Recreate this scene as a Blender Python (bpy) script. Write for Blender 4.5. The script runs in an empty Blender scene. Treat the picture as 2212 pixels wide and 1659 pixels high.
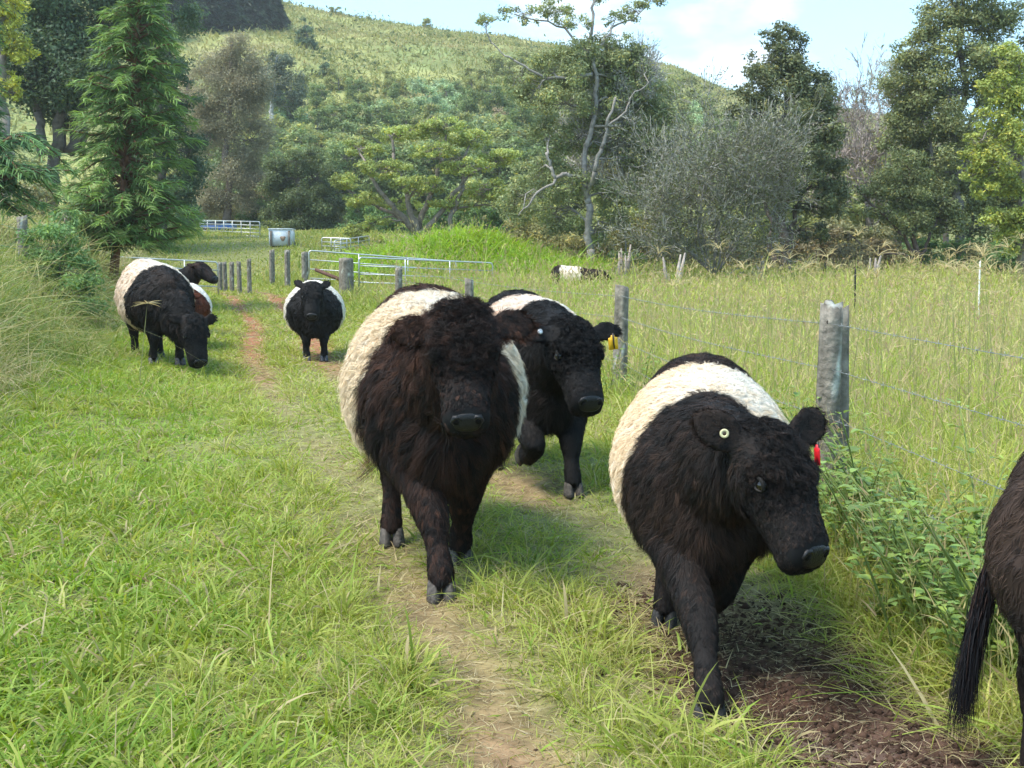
import bpy, bmesh, math, random
import numpy as np
from mathutils import Vector, Matrix, kdtree, noise as mnoise
DEV = ''

scene = bpy.context.scene
COL = scene.collection
R = math.radians

# ------------------------------------------------------------------ camera
CAM_H = 1.36
F_REL = 1.10                       # focal length / picture width
PITCH = math.atan(239.5 / (F_REL * 2212))
cam_d = bpy.data.cameras.new('camera')
cam = bpy.data.objects.new('camera', cam_d)
COL.objects.link(cam)
cam.location = (0, 0, CAM_H)
cam.rotation_euler = (math.pi / 2 - PITCH, 0, 0)
cam_d.sensor_width = 36
cam_d.lens = 36 * F_REL
cam_d.clip_start = 0.05
cam_d.clip_end = 3000
scene.camera = cam

# ------------------------------------------------------------------ world, sun, exposure
SUN_V = Vector((-0.44, -0.20, 0.87)).normalized()
SUN_EL = math.asin(SUN_V.z)
SUN_ROT = math.atan2(SUN_V.x, SUN_V.y)
world = bpy.data.worlds.new('World')
scene.world = world
world.use_nodes = True
wn = world.node_tree.nodes
wl = world.node_tree.links
wn.clear()
w_out = wn.new('ShaderNodeOutputWorld')
w_bg = wn.new('ShaderNodeBackground')
w_sky = wn.new('ShaderNodeTexSky')
w_sky.sky_type = 'NISHITA'
w_sky.sun_disc = False
w_sky.sun_elevation = SUN_EL
w_sky.sun_rotation = SUN_ROT
w_sky.air_density = 1.0
w_sky.dust_density = 1.2
w_sky.ozone_density = 1.6
w_bg.inputs['Strength'].default_value = 0.19
# thin bright veil and a few clouds, mapped by sky direction
w_tc = wn.new('ShaderNodeTexCoord')
w_map = wn.new('ShaderNodeMapping')
w_map.inputs['Scale'].default_value = (3.0, 3.0, 8.0)
w_map.inputs['Location'].default_value = (-1.15, 0.4, 0.1)
w_no = wn.new('ShaderNodeTexNoise')
w_no.inputs['Scale'].default_value = 1.6
w_no.inputs['Detail'].default_value = 7
w_no.inputs['Roughness'].default_value = 0.55
w_ramp = wn.new('ShaderNodeValToRGB')
w_ramp.color_ramp.elements[0].position = 0.56
w_ramp.color_ramp.elements[1].position = 0.72
w_mul = wn.new('ShaderNodeMath'); w_mul.operation = 'MULTIPLY'; w_mul.inputs[1].default_value = 0.85
w_veil = wn.new('ShaderNodeMix'); w_veil.data_type = 'RGBA'
w_veil.inputs[0].default_value = 0.55
w_veil.inputs[7].default_value = (.85, 2.0, 2.75, 1)
w_mix = wn.new('ShaderNodeMix'); w_mix.data_type = 'RGBA'
w_mix.inputs[7].default_value = (3.4, 3.35, 3.35, 1)
wl.new(w_tc.outputs['Generated'], w_map.inputs['Vector'])
wl.new(w_map.outputs[0], w_no.inputs['Vector'])
wl.new(w_no.outputs['Fac'], w_ramp.inputs[0])
wl.new(w_ramp.outputs[0], w_mul.inputs[0])
wl.new(w_mul.outputs[0], w_mix.inputs[0])
wl.new(w_sky.outputs[0], w_veil.inputs[6])
wl.new(w_veil.outputs[2], w_mix.inputs[6])
wl.new(w_mix.outputs[2], w_bg.inputs['Color'])
wl.new(w_bg.outputs[0], w_out.inputs[0])

sun_d = bpy.data.lights.new('sun', 'SUN')
sun_d.energy = 2.1
sun_d.angle = R(24)
sun_d.color = (1.0, 0.95, 0.86)
sun = bpy.data.objects.new('sun', sun_d)
COL.objects.link(sun)
sun.rotation_euler = (-SUN_V).to_track_quat('-Z', 'Y').to_euler()

vs = scene.view_settings
vs.view_transform = 'Standard'
vs.look = 'None'
vs.gamma = 1
vs.use_curve_mapping = False
vs.exposure = 1.5
cy = scene.cycles
cy.use_denoising = True
cy.max_bounces = 5
cy.diffuse_bounces = 3
cy.glossy_bounces = 2
cy.transmission_bounces = 3
cy.transparent_max_bounces = 4
cy.use_adaptive_sampling = True
cy.adaptive_threshold = 0.02
cy.caustics_reflective = False
cy.caustics_refractive = False

# ------------------------------------------------------------------ picture <-> place
SP, CP = math.sin(PITCH), math.cos(PITCH)
FPX = F_REL * 2212
def ray(px, py):
    a = (px - 1106) / FPX; b = (829.5 - py) / FPX
    return np.array((a, CP + b * SP, -SP + b * CP))
def at(px, py, Y):
    """the place seen at pixel (px, py) of the 2212 px wide photograph, Y metres ahead"""
    d = ray(px, py)
    return np.array((0, 0, CAM_H)) + d * (Y / d[1])
def flat(px, py, z=0.0):
    d = ray(px, py)
    return np.array((0, 0, CAM_H)) + d * ((z - CAM_H) / d[2])

# ------------------------------------------------------------------ terrain
def sstep(a, b, x):
    t = np.clip((np.asarray(x, float) - a) / (b - a), 0, 1)
    return t * t * (3 - 2 * t)
BANK = np.array([(-4.6, -2), (-4.7, 5), (-5.0, 10), (-5.6, 14), (-7.4, 20), (-8.9, 26), (-10.6, 32), (-14, 44), (-40, 90)], float)
FENCE = np.array([(2.25, -2), (2.0, 1.5), (1.69, 6.0), (1.22, 12.7), (-2.65, 26.0), (-5.6, 36.0), (-9.0, 48), (-9, 90)], float)
TRACK_L = np.array([(0.7, 0.5), (0.22, 2.3), (-0.02, 3.15), (-0.25, 4.24), (-1.02, 7.2), (-1.80, 9.7), (-2.9, 13.4), (-4.2, 18), (-5.4, 23.6), (-8.2, 33), (-11.5, 40), (-14, 60)], float)
TRACK_R = np.array([(2.0, 0.5), (1.36, 2.2), (1.06, 3.14), (0.94, 3.58), (0.86, 4.2), (0.72, 4.9), (0.38, 6.36), (-0.05, 7.5), (-0.85, 9.9), (-1.9, 13.4), (-3.1, 18), (-4.3, 23.6), (-7.0, 33), (-10.4, 40), (-12.9, 60)], float)
def lx(line, y):
    return np.interp(y, line[:, 1], line[:, 0])
RIDGE = np.array([(-3000, -200), (-600, -170), (200, -120), (360, -40), (640, 27), (760, 52), (900, 70), (1090, 92), (1300, 130), (1450, 158), (1560, 205), (1800, 250), (2212, 300), (2800, 380), (5000, 480)], float)
def wob(x, y, s, seed=0.0):
    return (np.sin(x * s + 1.3 + seed) * np.cos(y * s * 1.13 + seed * 2.1) + 0.5 * np.sin(x * s * 2.3 - y * s * 1.7 + seed) + 0.3 * np.sin(x * s * 4.1 + y * s * 3.7 + 2 * seed)) / 1.8
HILL_Y0, HILL_Y1 = 92.0, 215.0
def hz(x, y):
    x = np.asarray(x, float); y = np.asarray(y, float)
    z = np.interp(y, [-50, 15, 20, 28, 40, 48, 54, 62, 75, 92, 100, 3000], [0, 0, .10, .45, 1.0, 2.0, 2.75, 3.4, 4.2, 5.5, 6, 6])
    d = lx(BANK, y) - x
    near = sstep(6, 12, y) * (1 - sstep(60, 80, y))
    z = z + near * (0.30 * sstep(-2.4, 0.4, d) + 0.9 * sstep(0.0, 2.0, d) + .5 * sstep(1.8, 5, d)) + 0.10 * sstep(0, 2, d) * (1 - near)
    rt = sstep(1.5, 6, x - lx(FENCE, y)) * sstep(14, 25, y) * (1 - sstep(60, 88, y)) * np.where(y > 36, sstep(-2.5, 3, x), 1)
    z = z - rt * (0.15 + 0.9 * sstep(40, 52, y)) * 1.0
    z = z + 1.15 * np.exp(-(((x + 2.0) / 3.4) ** 2 + ((y - 42.5) / 3.0) ** 2))
    z = z + 0.65 * np.exp(-(((x - 2.6) / 3.0) ** 2 + ((y - 41) / 3.0) ** 2)) * 0.4
    # worn wheel ruts
    rut = np.exp(-((x - lx(TRACK_L, y)) / 0.22) ** 2) + np.exp(-((x - lx(TRACK_R, y)) / 0.26) ** 2)
    z = z - 0.035 * rut * (1 - sstep(25, 40, y))
    z = z + 0.018 * wob(x, y, 1.4) * (1 - rut * 0.5) + 0.05 * wob(x, y, 0.35, 2.0) * sstep(8, 20, y)
    # hill
    u = np.clip((y - HILL_Y0) / (HILL_Y1 - HILL_Y0), 0, None)
    px = 1106 + x / np.maximum(y, 1.0) * FPX
    top = CAM_H + (590 - np.interp(px, RIDGE[:, 0], RIDGE[:, 1])) / FPX * HILL_Y1
    prof = np.where(u < 1, u * (1.12 - 0.12 * u), 1.0 - 0.25 * (u - 1) ** 1.2)
    hill = np.where(u > 0, np.maximum(prof, -0.2) * (top - 6.0), 0)
    z = z + hill + sstep(0.0, 0.3, u) * (1.3 * wob(x, y, 0.055, 1.0) + 0.5 * wob(x, y, 0.16, 3.0)) * (1 - sstep(.82, 1.0, u) * .75)
    return z
def gpt(px, py_ignored, Y):
    x = (px - 1106) / FPX * Y
    # depth along the view axis is close to Y for the small tilt used here
    return np.array((x, Y, float(hz(x, Y))))

# ------------------------------------------------------------------ mesh helpers
def new_mesh(name, V, faces, mat=None, col=None, smooth=True, extra=None):
    """faces: list of int arrays (n,3) / (n,4)."""
    me = bpy.data.meshes.new(name)
    V = np.asarray(V, np.float32)
    faces = [np.asarray(f, np.int32) for f in faces if len(f)]
    loops = np.concatenate([f.ravel() for f in faces])
    tot = np.concatenate([np.full(len(f), f.shape[1], np.int32) for f in faces])
    start = np.concatenate([[0], np.cumsum(tot)[:-1]]).astype(np.int32)
    me.vertices.add(len(V)); me.vertices.foreach_set('co', V.ravel())
    me.loops.add(len(loops)); me.loops.foreach_set('vertex_index', loops)
    me.polygons.add(len(tot)); me.polygons.foreach_set('loop_start', start)
    me.polygons.foreach_set('loop_total', tot)
    if smooth:
        me.polygons.foreach_set('use_smooth', np.ones(len(tot), bool))
    me.update(calc_edges=True)
    if col is not None:
        c = np.ones((len(V), 4), np.float32); c[:, :3] = col
        a = me.attributes.new('Col', 'FLOAT_COLOR', 'POINT')
        a.data.foreach_set('color', c.ravel())
    if mat is not None:
        me.materials.append(mat)
    return me
def obj(name, me, parent=None, loc=None):
    o = bpy.data.objects.new(name, me)
    COL.objects.link(o)
    if parent is not None:
        o.parent = parent
    if loc is not None:
        o.location = loc
    return o
def empty(name, loc, rz=0.0):
    o = bpy.data.objects.new(name, None)
    COL.objects.link(o)
    o.location = loc; o.rotation_euler = (0, 0, rz)
    o.empty_display_size = 0.2
    return o
def tag(o, label=None, cat=None, group=None, kind=None):
    if label: o['label'] = label
    if cat: o['category'] = cat
    if group: o['group'] = group
    if kind: o['kind'] = kind
    return o
def unit(a):
    a = np.asarray(a, float)
    return a / np.maximum(np.linalg.norm(a, axis=-1, keepdims=True), 1e-9)
class MB:
    """collects rings, tubes and boxes into one mesh"""
    def __init__(s):
        s.V = []; s.Q = []; s.T = []; s.C = []; s.n = 0
    def add(s, V, Q=None, T=None, col=(1, 1, 1)):
        V = np.asarray(V, float)
        s.V.append(V)
        if Q is not None and len(Q): s.Q.append(np.asarray(Q, int) + s.n)
        if T is not None and len(T): s.T.append(np.asarray(T, int) + s.n)
        s.C.append(np.broadcast_to(np.asarray(col, float), (len(V), 3)))
        s.n += len(V)
    def rings(s, P, close=True, col=(1, 1, 1)):
        """P (k, m, 3): k rings of m points, capped at both ends"""
        P = np.asarray(P, float); k, m = P.shape[:2]
        i = np.arange(k - 1)[:, None] * m; j = np.arange(m)[None, :]; j2 = (j + 1) % m
        Q = np.stack([i + j, i + j2, i + m + j2, i + m + j], -1).reshape(-1, 4)
        V = P.reshape(-1, 3); T = None
        if close:
            V = np.concatenate([V, P[0].mean(0)[None], P[-1].mean(0)[None]])
            a = k * m; jj = np.arange(m); j2 = (jj + 1) % m
            T = np.concatenate([np.stack([np.full(m, a), j2, jj], -1), np.stack([np.full(m, a + 1), (k - 1) * m + jj, (k - 1) * m + j2], -1)])
        s.add(V, Q, T, col)
    def tube(s, pts, rad, m=6, col=(1, 1, 1)):
        pts = np.asarray(pts, float); rad = np.broadcast_to(np.asarray(rad, float), (len(pts),))
        t = unit(np.gradient(pts, axis=0))
        up = np.array((0, 0, 1.0)) if abs(t[0][2]) < 0.9 else np.array((1.0, 0, 0))
        P = []
        u = unit(np.cross(up, t[0]))
        for k in range(len(pts)):
            u = unit(u - t[k] * np.dot(u, t[k])); v = np.cross(t[k], u)
            a = np.arange(m) * 2 * math.pi / m
            P.append(pts[k] + rad[k] * (np.cos(a)[:, None] * u + np.sin(a)[:, None] * v))
        s.rings(P, True, col)
    def box(s, c, size, rot=None, col=(1, 1, 1)):
        c = np.asarray(c, float); h = np.asarray(size, float) / 2
        V = np.array([(x, y, z) for x in (-1, 1) for y in (-1, 1) for z in (-1, 1)], float) * h
        if rot is not None: V = V @ np.asarray(rot, float).T
        s.add(V + c, [(0, 1, 3, 2), (4, 6, 7, 5), (0, 4, 5, 1), (2, 3, 7, 6), (0, 2, 6, 4), (1, 5, 7, 3)], None, col)
    def ball(s, c, r, m=12, k=8, col=(1, 1, 1), M=None):
        r = np.broadcast_to(np.asarray(r, float), (3,)); P = []
        for i in range(1, k):
            th = math.pi * i / k; a = np.arange(m) * 2 * math.pi / m
            q = np.stack([np.sin(th) * np.cos(a), np.sin(th) * np.sin(a), np.full(m, math.cos(th))], -1) * r
            if M is not None: q = q @ np.asarray(M, float).T
            P.append(q + np.asarray(c, float))
        P = np.array(P)
        s.rings(P, True, col)
    def mesh(s, name, mat, smooth=True, colors=True):
        return new_mesh(name, np.concatenate(s.V), ([np.concatenate(s.Q)] if s.Q else []) + ([np.concatenate(s.T)] if s.T else []), mat, np.concatenate(s.C) if colors else None, smooth)
def ribbons(P, D, L, W, side, bend, nseg=3, curl=None, prof=None):
    """Tapered strips: P roots, D start directions, L lengths, W widths, side width axes, bend (n,3) added as t^2. Returns V, Q, T, t per vertex."""
    n = len(P); L = L[:, None]; W = np.asarray(W)[:, None]
    vs_, ts = [], []
    for k in range(nseg + 1):
        t = k / nseg
        c = P + L * (D * t + bend * t * t)
        if curl is not None:
            c = c + curl(t)
        if k < nseg:
            w = (1 - t ** 1.6 * 0.75 if prof is None else prof(t)) * W * 0.5
            vs_ += [c - side * w, c + side * w]; ts += [t, t]
        else:
            vs_.append(c); ts.append(t)
    m = 2 * nseg + 1
    V = np.stack(vs_, 1).reshape(-1, 3)
    b = (np.arange(n) * m)[:, None]
    Q = np.concatenate([b + np.array([2 * k, 2 * k + 1, 2 * k + 3, 2 * k + 2]) for k in range(nseg - 1)]) if nseg > 1 else np.zeros((0, 4), int)
    T = b + np.array([2 * nseg - 2, 2 * nseg - 1, 2 * nseg])
    return V, Q, T, np.tile(np.array(ts), n)

# ------------------------------------------------------------------ materials
def mat_new(name):
    m = bpy.data.materials.new(name); m.use_nodes = True
    nt = m.node_tree; nt.nodes.clear()
    out = nt.nodes.new('ShaderNodeOutputMaterial')
    return m, nt, out
def mat_col(name, rough=0.6, spec=0.3, transl=0.0, sheen=0.0, nscale=0, namt=0.25, metal=0.0, bump=0.0, bscale=40, grain=1.0):
    """procedural material: the mesh's own colour attribute, mottled by noise, optionally translucent like a leaf"""
    m, nt, out = mat_new(name); N = nt.nodes; Lk = nt.links
    at_ = N.new('ShaderNodeAttribute'); at_.attribute_name = 'Col'
    c = at_.outputs['Color']
    if nscale:
        tc = N.new('ShaderNodeTexCoord'); no = N.new('ShaderNodeTexNoise')
        no.inputs['Scale'].default_value = nscale; no.inputs['Detail'].default_value = 5
        mp = N.new('ShaderNodeMapping'); mp.inputs['Scale'].default_value = (1, 1, grain)
        Lk.new(tc.outputs['Object'], mp.inputs['Vector']); Lk.new(mp.outputs[0], no.inputs['Vector'])
        mr = N.new('ShaderNodeMapRange'); mr.inputs['From Min'].default_value = 0.3; mr.inputs['From Max'].default_value = 0.7
        mr.inputs['To Min'].default_value = 1 - namt; mr.inputs['To Max'].default_value = 1 + namt
        Lk.new(no.outputs['Fac'], mr.inputs['Value'])
        mx = N.new('ShaderNodeVectorMath'); mx.operation = 'SCALE'
        Lk.new(c, mx.inputs[0]); Lk.new(mr.outputs[0], mx.inputs['Scale']); c = mx.outputs[0]
    p = N.new('ShaderNodeBsdfPrincipled')
    p.inputs['Roughness'].default_value = rough
    p.inputs['Specular IOR Level'].default_value = spec
    p.inputs['Metallic'].default_value = metal
    if sheen: p.inputs['Sheen Weight'].default_value = sheen
    Lk.new(c, p.inputs['Base Color'])
    if bump:
        tc2 = N.new('ShaderNodeTexCoord'); n2 = N.new('ShaderNodeTexNoise')
        n2.inputs['Scale'].default_value = bscale; n2.inputs['Detail'].default_value = 6
        mp2 = N.new('ShaderNodeMapping'); mp2.inputs['Scale'].default_value = (1, 1, grain)
        Lk.new(tc2.outputs['Object'], mp2.inputs['Vector']); Lk.new(mp2.outputs[0], n2.inputs['Vector'])
        bp = N.new('ShaderNodeBump'); bp.inputs['Strength'].default_value = bump; bp.inputs['Distance'].default_value = 0.02
        Lk.new(n2.outputs['Fac'], bp.inputs['Height']); Lk.new(bp.outputs[0], p.inputs['Normal'])
    if transl:
        tr = N.new('ShaderNodeBsdfTranslucent'); ms = N.new('ShaderNodeMixShader')
        hs = N.new('ShaderNodeHueSaturation'); hs.inputs['Hue'].default_value = 0.485; hs.inputs['Saturation'].default_value = 1.1; hs.inputs['Value'].default_value = 1.25
        Lk.new(c, hs.inputs['Color']); Lk.new(hs.outputs[0], tr.inputs['Color'])
        ms.inputs[0].default_value = transl
        Lk.new(p.outputs[0], ms.inputs[1]); Lk.new(tr.outputs[0], ms.inputs[2]); Lk.new(ms.outputs[0], out.inputs[0])
    else:
        Lk.new(p.outputs[0], out.inputs[0])
    return m
M_FUR = mat_col('cattle hair', rough=0.68, spec=0.16)
M_HIDE = mat_col('cattle hide', rough=0.75, spec=0.15)
M_NOSE = mat_col('damp nose skin', rough=0.42, spec=0.32, bump=0.25, bscale=160)
M_EYE = mat_col('eye', rough=0.08, spec=0.6)
M_HOOF = mat_col('hoof horn', rough=0.75, spec=0.2, nscale=55, namt=0.45, bump=.4, bscale=90)
M_PLASTIC = mat_col('tag plastic', rough=0.4, spec=0.4)
M_GRASS = mat_col('grass blades', rough=0.55, spec=0.25, transl=0.38)
M_LEAF = mat_col('leaves', rough=0.5, spec=0.3, transl=0.30)
M_BARK = mat_col('bark', rough=0.9, spec=0.1, nscale=6, namt=0.35, bump=0.5, bscale=14)
M_WOOD = mat_col('weathered timber', rough=0.9, spec=0.1, nscale=14, namt=0.4, bump=0.8, bscale=30)
M_STEEL = mat_col('galvanised steel', rough=0.4, spec=0.5, metal=0.55, nscale=5, namt=0.12)
M_PAINT = mat_col('painted metal', rough=0.4, spec=0.4, nscale=4, namt=0.12)
# ------------------------------------------------------------------ cattle
def ring(c, u, v, hu, hv, m=28, p=2.0, vtop=None, tent=0.0):
    a = np.arange(m) * 2 * math.pi / m
    ca, sa = np.cos(a), np.sin(a)
    x = np.sign(ca) * np.abs(ca) ** (2 / p); y = np.sign(sa) * np.abs(sa) ** (2 / p)
    x = x * (1 - tent * np.clip(y, 0, 1) ** 1.2) * (1 + .25 * tent * np.clip(-y, 0, 1) * (1 - np.clip(-y, 0, 1)))
    hvv = np.where(sa > 0, hv if vtop is None else vtop, hv)
    return np.asarray(c, float) + (x * hu)[:, None] * u + (y * hvv)[:, None] * v
def remesh(mb, voxel, smooth_it):
    me = mb.mesh('tmp', None, colors=False)
    bm = bmesh.new(); bm.from_mesh(me); bmesh.ops.recalc_face_normals(bm, faces=bm.faces); bm.to_mesh(me); bm.free()
    o = obj('tmp', me)
    md = o.modifiers.new('r', 'REMESH'); md.mode = 'VOXEL'; md.voxel_size = voxel
    ms = o.modifiers.new('s', 'SMOOTH'); ms.factor = 0.5; ms.iterations = smooth_it
    dg = bpy.context.evaluated_depsgraph_get()
    ev = o.evaluated_get(dg)
    out = bpy.data.meshes.new_from_object(ev)
    bpy.data.objects.remove(o); bpy.data.meshes.remove(me)
    n = len(out.vertices); V = np.empty(n * 3, np.float32); out.vertices.foreach_get('co', V)
    NN = np.empty(n * 3, np.float32); out.vertices.foreach_get('normal', NN)
    out.calc_loop_triangles()
    T = np.empty(len(out.loop_triangles) * 3, np.int32); out.loop_triangles.foreach_get('vertices', T)
    return out, V.reshape(-1, 3).astype(float), NN.reshape(-1, 3).astype(float), T.reshape(-1, 3)
def seg_dist(P, A, B, ra, rb):
    ab = B - A; t = np.clip(((P - A) @ ab) / max(ab @ ab, 1e-9), 0, 1)
    d = np.linalg.norm(P - (A + t[:, None] * ab), axis=1)
    return d / (ra + (rb - ra) * t), t
def vnoise(P, s, seed):
    return np.array([mnoise.noise(Vector((p[0] * s + seed, p[1] * s - seed, p[2] * s + 2 * seed))) for p in P])

X_ = lambda l, f, z: np.array((l, -f, z), float)     # local place: l to the beast's left, f forward, z up
TORSO = [  # f, zc, half width, half height below, half height above, narrowing towards the top
    (-.80, .92, .05, .08, .08, 0), (-.77, .90, .15, .20, .18, 0), (-.68, .87, .25, .30, .315, .05), (-.50, .83, .33, .37, .405, .10), (-.25, .80, .39, .415, .395, .12),
    (.0, .78, .42, .435, .40, .15), (.22, .785, .40, .43, .375, .22), (.42, .79, .335, .42, .32, .40), (.56, .79, .28, .39, .27, .45), (.67, .80, .21, .33, .22, .4), (.73, .82, .12, .2, .14, .2), (.755, .83, .04, .08, .08, 0)]
def make_cow(label, S, X, Y, yaw, head, legs, belt=(-.36, .20), nhair=30000, voxel=.02, black=(.016, .0135, .0125), brown=(.05, .024, .014), brown_amt=.35,
             cream=(.80, .62, .41), white=(.83, .78, .69), hair=1.0, fat=1.0, seed=1, width=.0028, tail=None, ears=None, tags=(), zoff=0.0, neck_up=0.0, curl=1.0, torso_dz=0.0, hoofcol=(.08, .08, .085), nseg=4, cat='cow', name='cow', earlen=.2, cream_side=-1, nk=1.0, conv_=.7, earw=1.2, hump=0.0, wide=1.1, clump=22, jitter=.28, nsz=.9):
    rng = np.random.default_rng(seed)
    root = empty(name, (X, Y, float(hz(X, Y)) + zoff), R(yaw))
    root['label'] = label; root['category'] = cat
    mb = MB(); segs = []   # segs: region, A, B, ra, rb
    lx_, ux = np.array((1.0, 0, 0)), np.array((0, 0, 1.0))
    # torso
    P = [ring(X_(0, f, zc + torso_dz), lx_, ux, hw * fat, hb, 28, 2.2, ht + hump * math.exp(-((f - .45) / .2) ** 2), tn) for f, zc, hw, hb, ht, tn in TORSO]
    mb.rings(P)
    for k in range(len(TORSO) - 1):
        a, b = TORSO[k], TORSO[k + 1]
        segs.append(('torso', X_(0, a[0], a[1] + torso_dz), X_(0, b[0], b[1] + torso_dz), (a[2] + a[3]) / 2, (b[2] + b[3]) / 2))
    # head frame
    hy, hp, hr = R(head['yaw']), R(head['pitch']), R(head.get('roll', 0))
    fw = np.array((math.sin(hy), -math.cos(hy), 0)); a = math.cos(hp) * fw - math.sin(hp) * ux
    nrm = math.sin(hp) * fw + math.cos(hp) * ux
    lat = np.array((math.cos(hy), math.sin(hy), 0))
    lat, nrm = lat * math.cos(hr) + nrm * math.sin(hr), nrm * math.cos(hr) - lat * math.sin(hr)
    poll = X_(*head['poll']) + np.array((0, 0, torso_dz)); hs = head.get('size', 1.0)
    H = lambda t, l, n: poll + hs * (a * t + lat * l + nrm * n)
    HEAD = [(-.10, .07, .07, -.03, 2), (-.06, .115, .10, -.02, 2), (.0, .138, .125, -.01, 2.2), (.09, .146, .135, -.012, 2.4), (.17, .142, .135, -.018, 2.4), (.25, .122, .122, -.018, 2.3), (.33, .108, .108, -.014, 2.3),
            (.41, .102, .096, -.010, 2.4), (.46, .104, .088, -.016, 2.5), (.50, .096, .072, -.028, 2.5), (.522, .074, .05, -.038, 2.4), (.534, .035, .022, -.044, 2.2)]
    mb.rings([ring(H(t, 0, n), lat, nrm, hw * hs * wide, hh * hs, 24, p) for t, hw, hh, n, p in HEAD])
    JAW = [(.08, .085, .06, -.115), (.2, .085, .06, -.112), (.33, .075, .052, -.092), (.43, .074, .044, -.078), (.485, .066, .034, -.07), (.505, .034, .018, -.066)]
    mb.rings([ring(H(t, 0, n), lat, nrm, hw * hs, hh * hs, 16, 2.1) for t, hw, hh, n in JAW])
    for s in (-1, 1):      # brow over each eye
        mb.ball(H(.155, s * .105, .078), np.array((.045, .045, .03)) * hs, 10, 7)
    segs.append(('head', H(-.06, 0, 0), H(.25, 0, -.01), .12 * hs, .125 * hs)); segs.append(('head', H(.25, 0, -.01), H(.50, 0, 0), .12 * hs, .07 * hs)); segs.append(('head', H(.1, 0, -.11), H(.48, 0, -.05), .08 * hs, .05 * hs))
    # neck: from the shoulders to behind the poll
    n0 = X_(0, .40, .84 + torso_dz); n1 = X_(head['poll'][0] * .25, .66, .86 + neck_up + torso_dz); n3 = H(.08, 0, -.06); n2 = n1 * .45 + n3 * .55 + np.array((0, 0, .01 + neck_up * .4))
    NP = [n0, n1, n2, n3]; NR = [(.24 * nk, .25 + hump * .6), (.195 * nk, .25 * nk + hump * .4), (.155 * nk, .205 * nk), (.12 * hs * nk, .13 * hs * nk)]
    tt = np.linspace(0, 3, 13)
    C = np.array([np.interp(tt, range(4), [p[i] for p in NP]) for i in range(3)]).T
    for _ in range(2): C[1:-1] = (C[:-2] + 2 * C[1:-1] + C[2:]) / 4
    rw = np.interp(tt, range(4), [r[0] for r in NR]); rh = np.interp(tt, range(4), [r[1] for r in NR])
    tg = unit(np.gradient(C, axis=0)); P = []
    for k in range(len(C)):
        u = unit(np.cross(tg[k], ux) * -1 if abs(tg[k][2]) < .95 else lx_)
        u = u if u @ lx_ > 0 else -u
        v = unit(np.cross(u, tg[k])); v = v if v[2] > 0 or (abs(v[2]) < .2 and v @ fw > 0) else -v
        P.append(ring(C[k], u, v, rw[k], rh[k], 24, 2.1))
    mb.rings(P)
    for k in range(len(C) - 1): segs.append(('neck', C[k], C[k + 1], (rw[k] + rh[k]) / 2, (rw[k + 1] + rh[k + 1]) / 2))
    # brisket and shoulders
    mb.ball(X_(0, .60, .62 + torso_dz), (.185, .17, .26), 16, 12)
    if neck_up > -.2: mb.rings([ring(C[6] * (1 - q) + X_(0, .66, .62 + torso_dz) * q + np.array((0, 0, -.1 * (1 - q))), lx_, unit(np.array((0, -.5, 1))), .10 + .05 * q, .13 + .05 * q, 16) for q in (0, .33, .66, 1)])
    for s in (-1, 1):
        mb.ball(X_(s * .19, .42, .70 + torso_dz), (.145, .19, .27), 16, 12); mb.ball(X_(s * .19, -.52, .80 + torso_dz), (.16, .23, .27), 16, 12)
    # legs
    hooves = []
    for li, lg in enumerate(legs):
        front, s = li < 2, (1 if li % 2 == 0 else -1)
        hl, hf, hzz = lg['hoof']
        if front:
            k0 = X_(s * .19, .44, .74 + torso_dz); k1 = X_(s * .165 + .25 * (hl - s * .12), .45 + .15 * (hf - .47), .53 + torso_dz * .7)
            fet = lg.get('fet', (hl, hf - .02, hzz + .11)); kn = lg.get('knee', (hl * .75 + s * .03, (.45 * .4 + hf * .6) + .035, .31 + hzz * .6))
            chain = [k0, k1, X_(*[.5 * (kn[0] + k1[0]), .5 * (kn[1] - k1[1]) , .5 * (kn[2] + k1[2])]), X_(*kn), X_(*[(kn[i] * .5 + fet[i] * .5) for i in range(3)]), X_(*fet), X_(hl, hf - .005, hzz + .055)]
            rad = [.15, .128, .098, .08, .066, .069, .064]
        else:
            k0 = X_(s * .19, -.50, .80 + torso_dz); k1 = X_(s * .19, -.42 + .2 * (hf + .5), .58 + torso_dz * .7)
            fet = lg.get('fet', (hl, hf - .03, hzz + .11)); kn = lg.get('knee', (hl * .7 + s * .05, hf * .75 - .17, .40 + hzz * .5))
            chain = [k0, k1, X_(*[.5 * (kn[0] + k1[0]), .5 * (kn[1] - k1[1]), .5 * (kn[2] + k1[2])]), X_(*kn), X_(*[(kn[i] * .5 + fet[i] * .5) for i in range(3)]), X_(*fet), X_(hl, hf - .005, hzz + .055)]
            rad = [.19, .16, .115, .078, .064, .067, .062]
        chain = np.array(chain); rad = np.array(rad) * lg.get('fatter', 1.0) * np.array([1, .94, .88, .92, .72, .82, .86])
        q = np.linspace(0, len(chain) - 1, 19); CC = np.array([np.interp(q, range(len(chain)), chain[:, i]) for i in range(3)]).T
        CC[1:-1] = (CC[:-2] + 2 * CC[1:-1] + CC[2:]) / 4
        mb.tube(CC, np.interp(q, range(len(chain)), rad), 14)
        for k in range(len(chain) - 1): segs.append(('leg', chain[k], chain[k + 1], rad[k], rad[k + 1]))
        hooves.append((X_(hl, hf, hzz), R(lg.get('turn', 0)), R(lg.get('tip', 0))))
    # ears
    ears = ears or [dict(), dict()]
    ear_c = []
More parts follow.
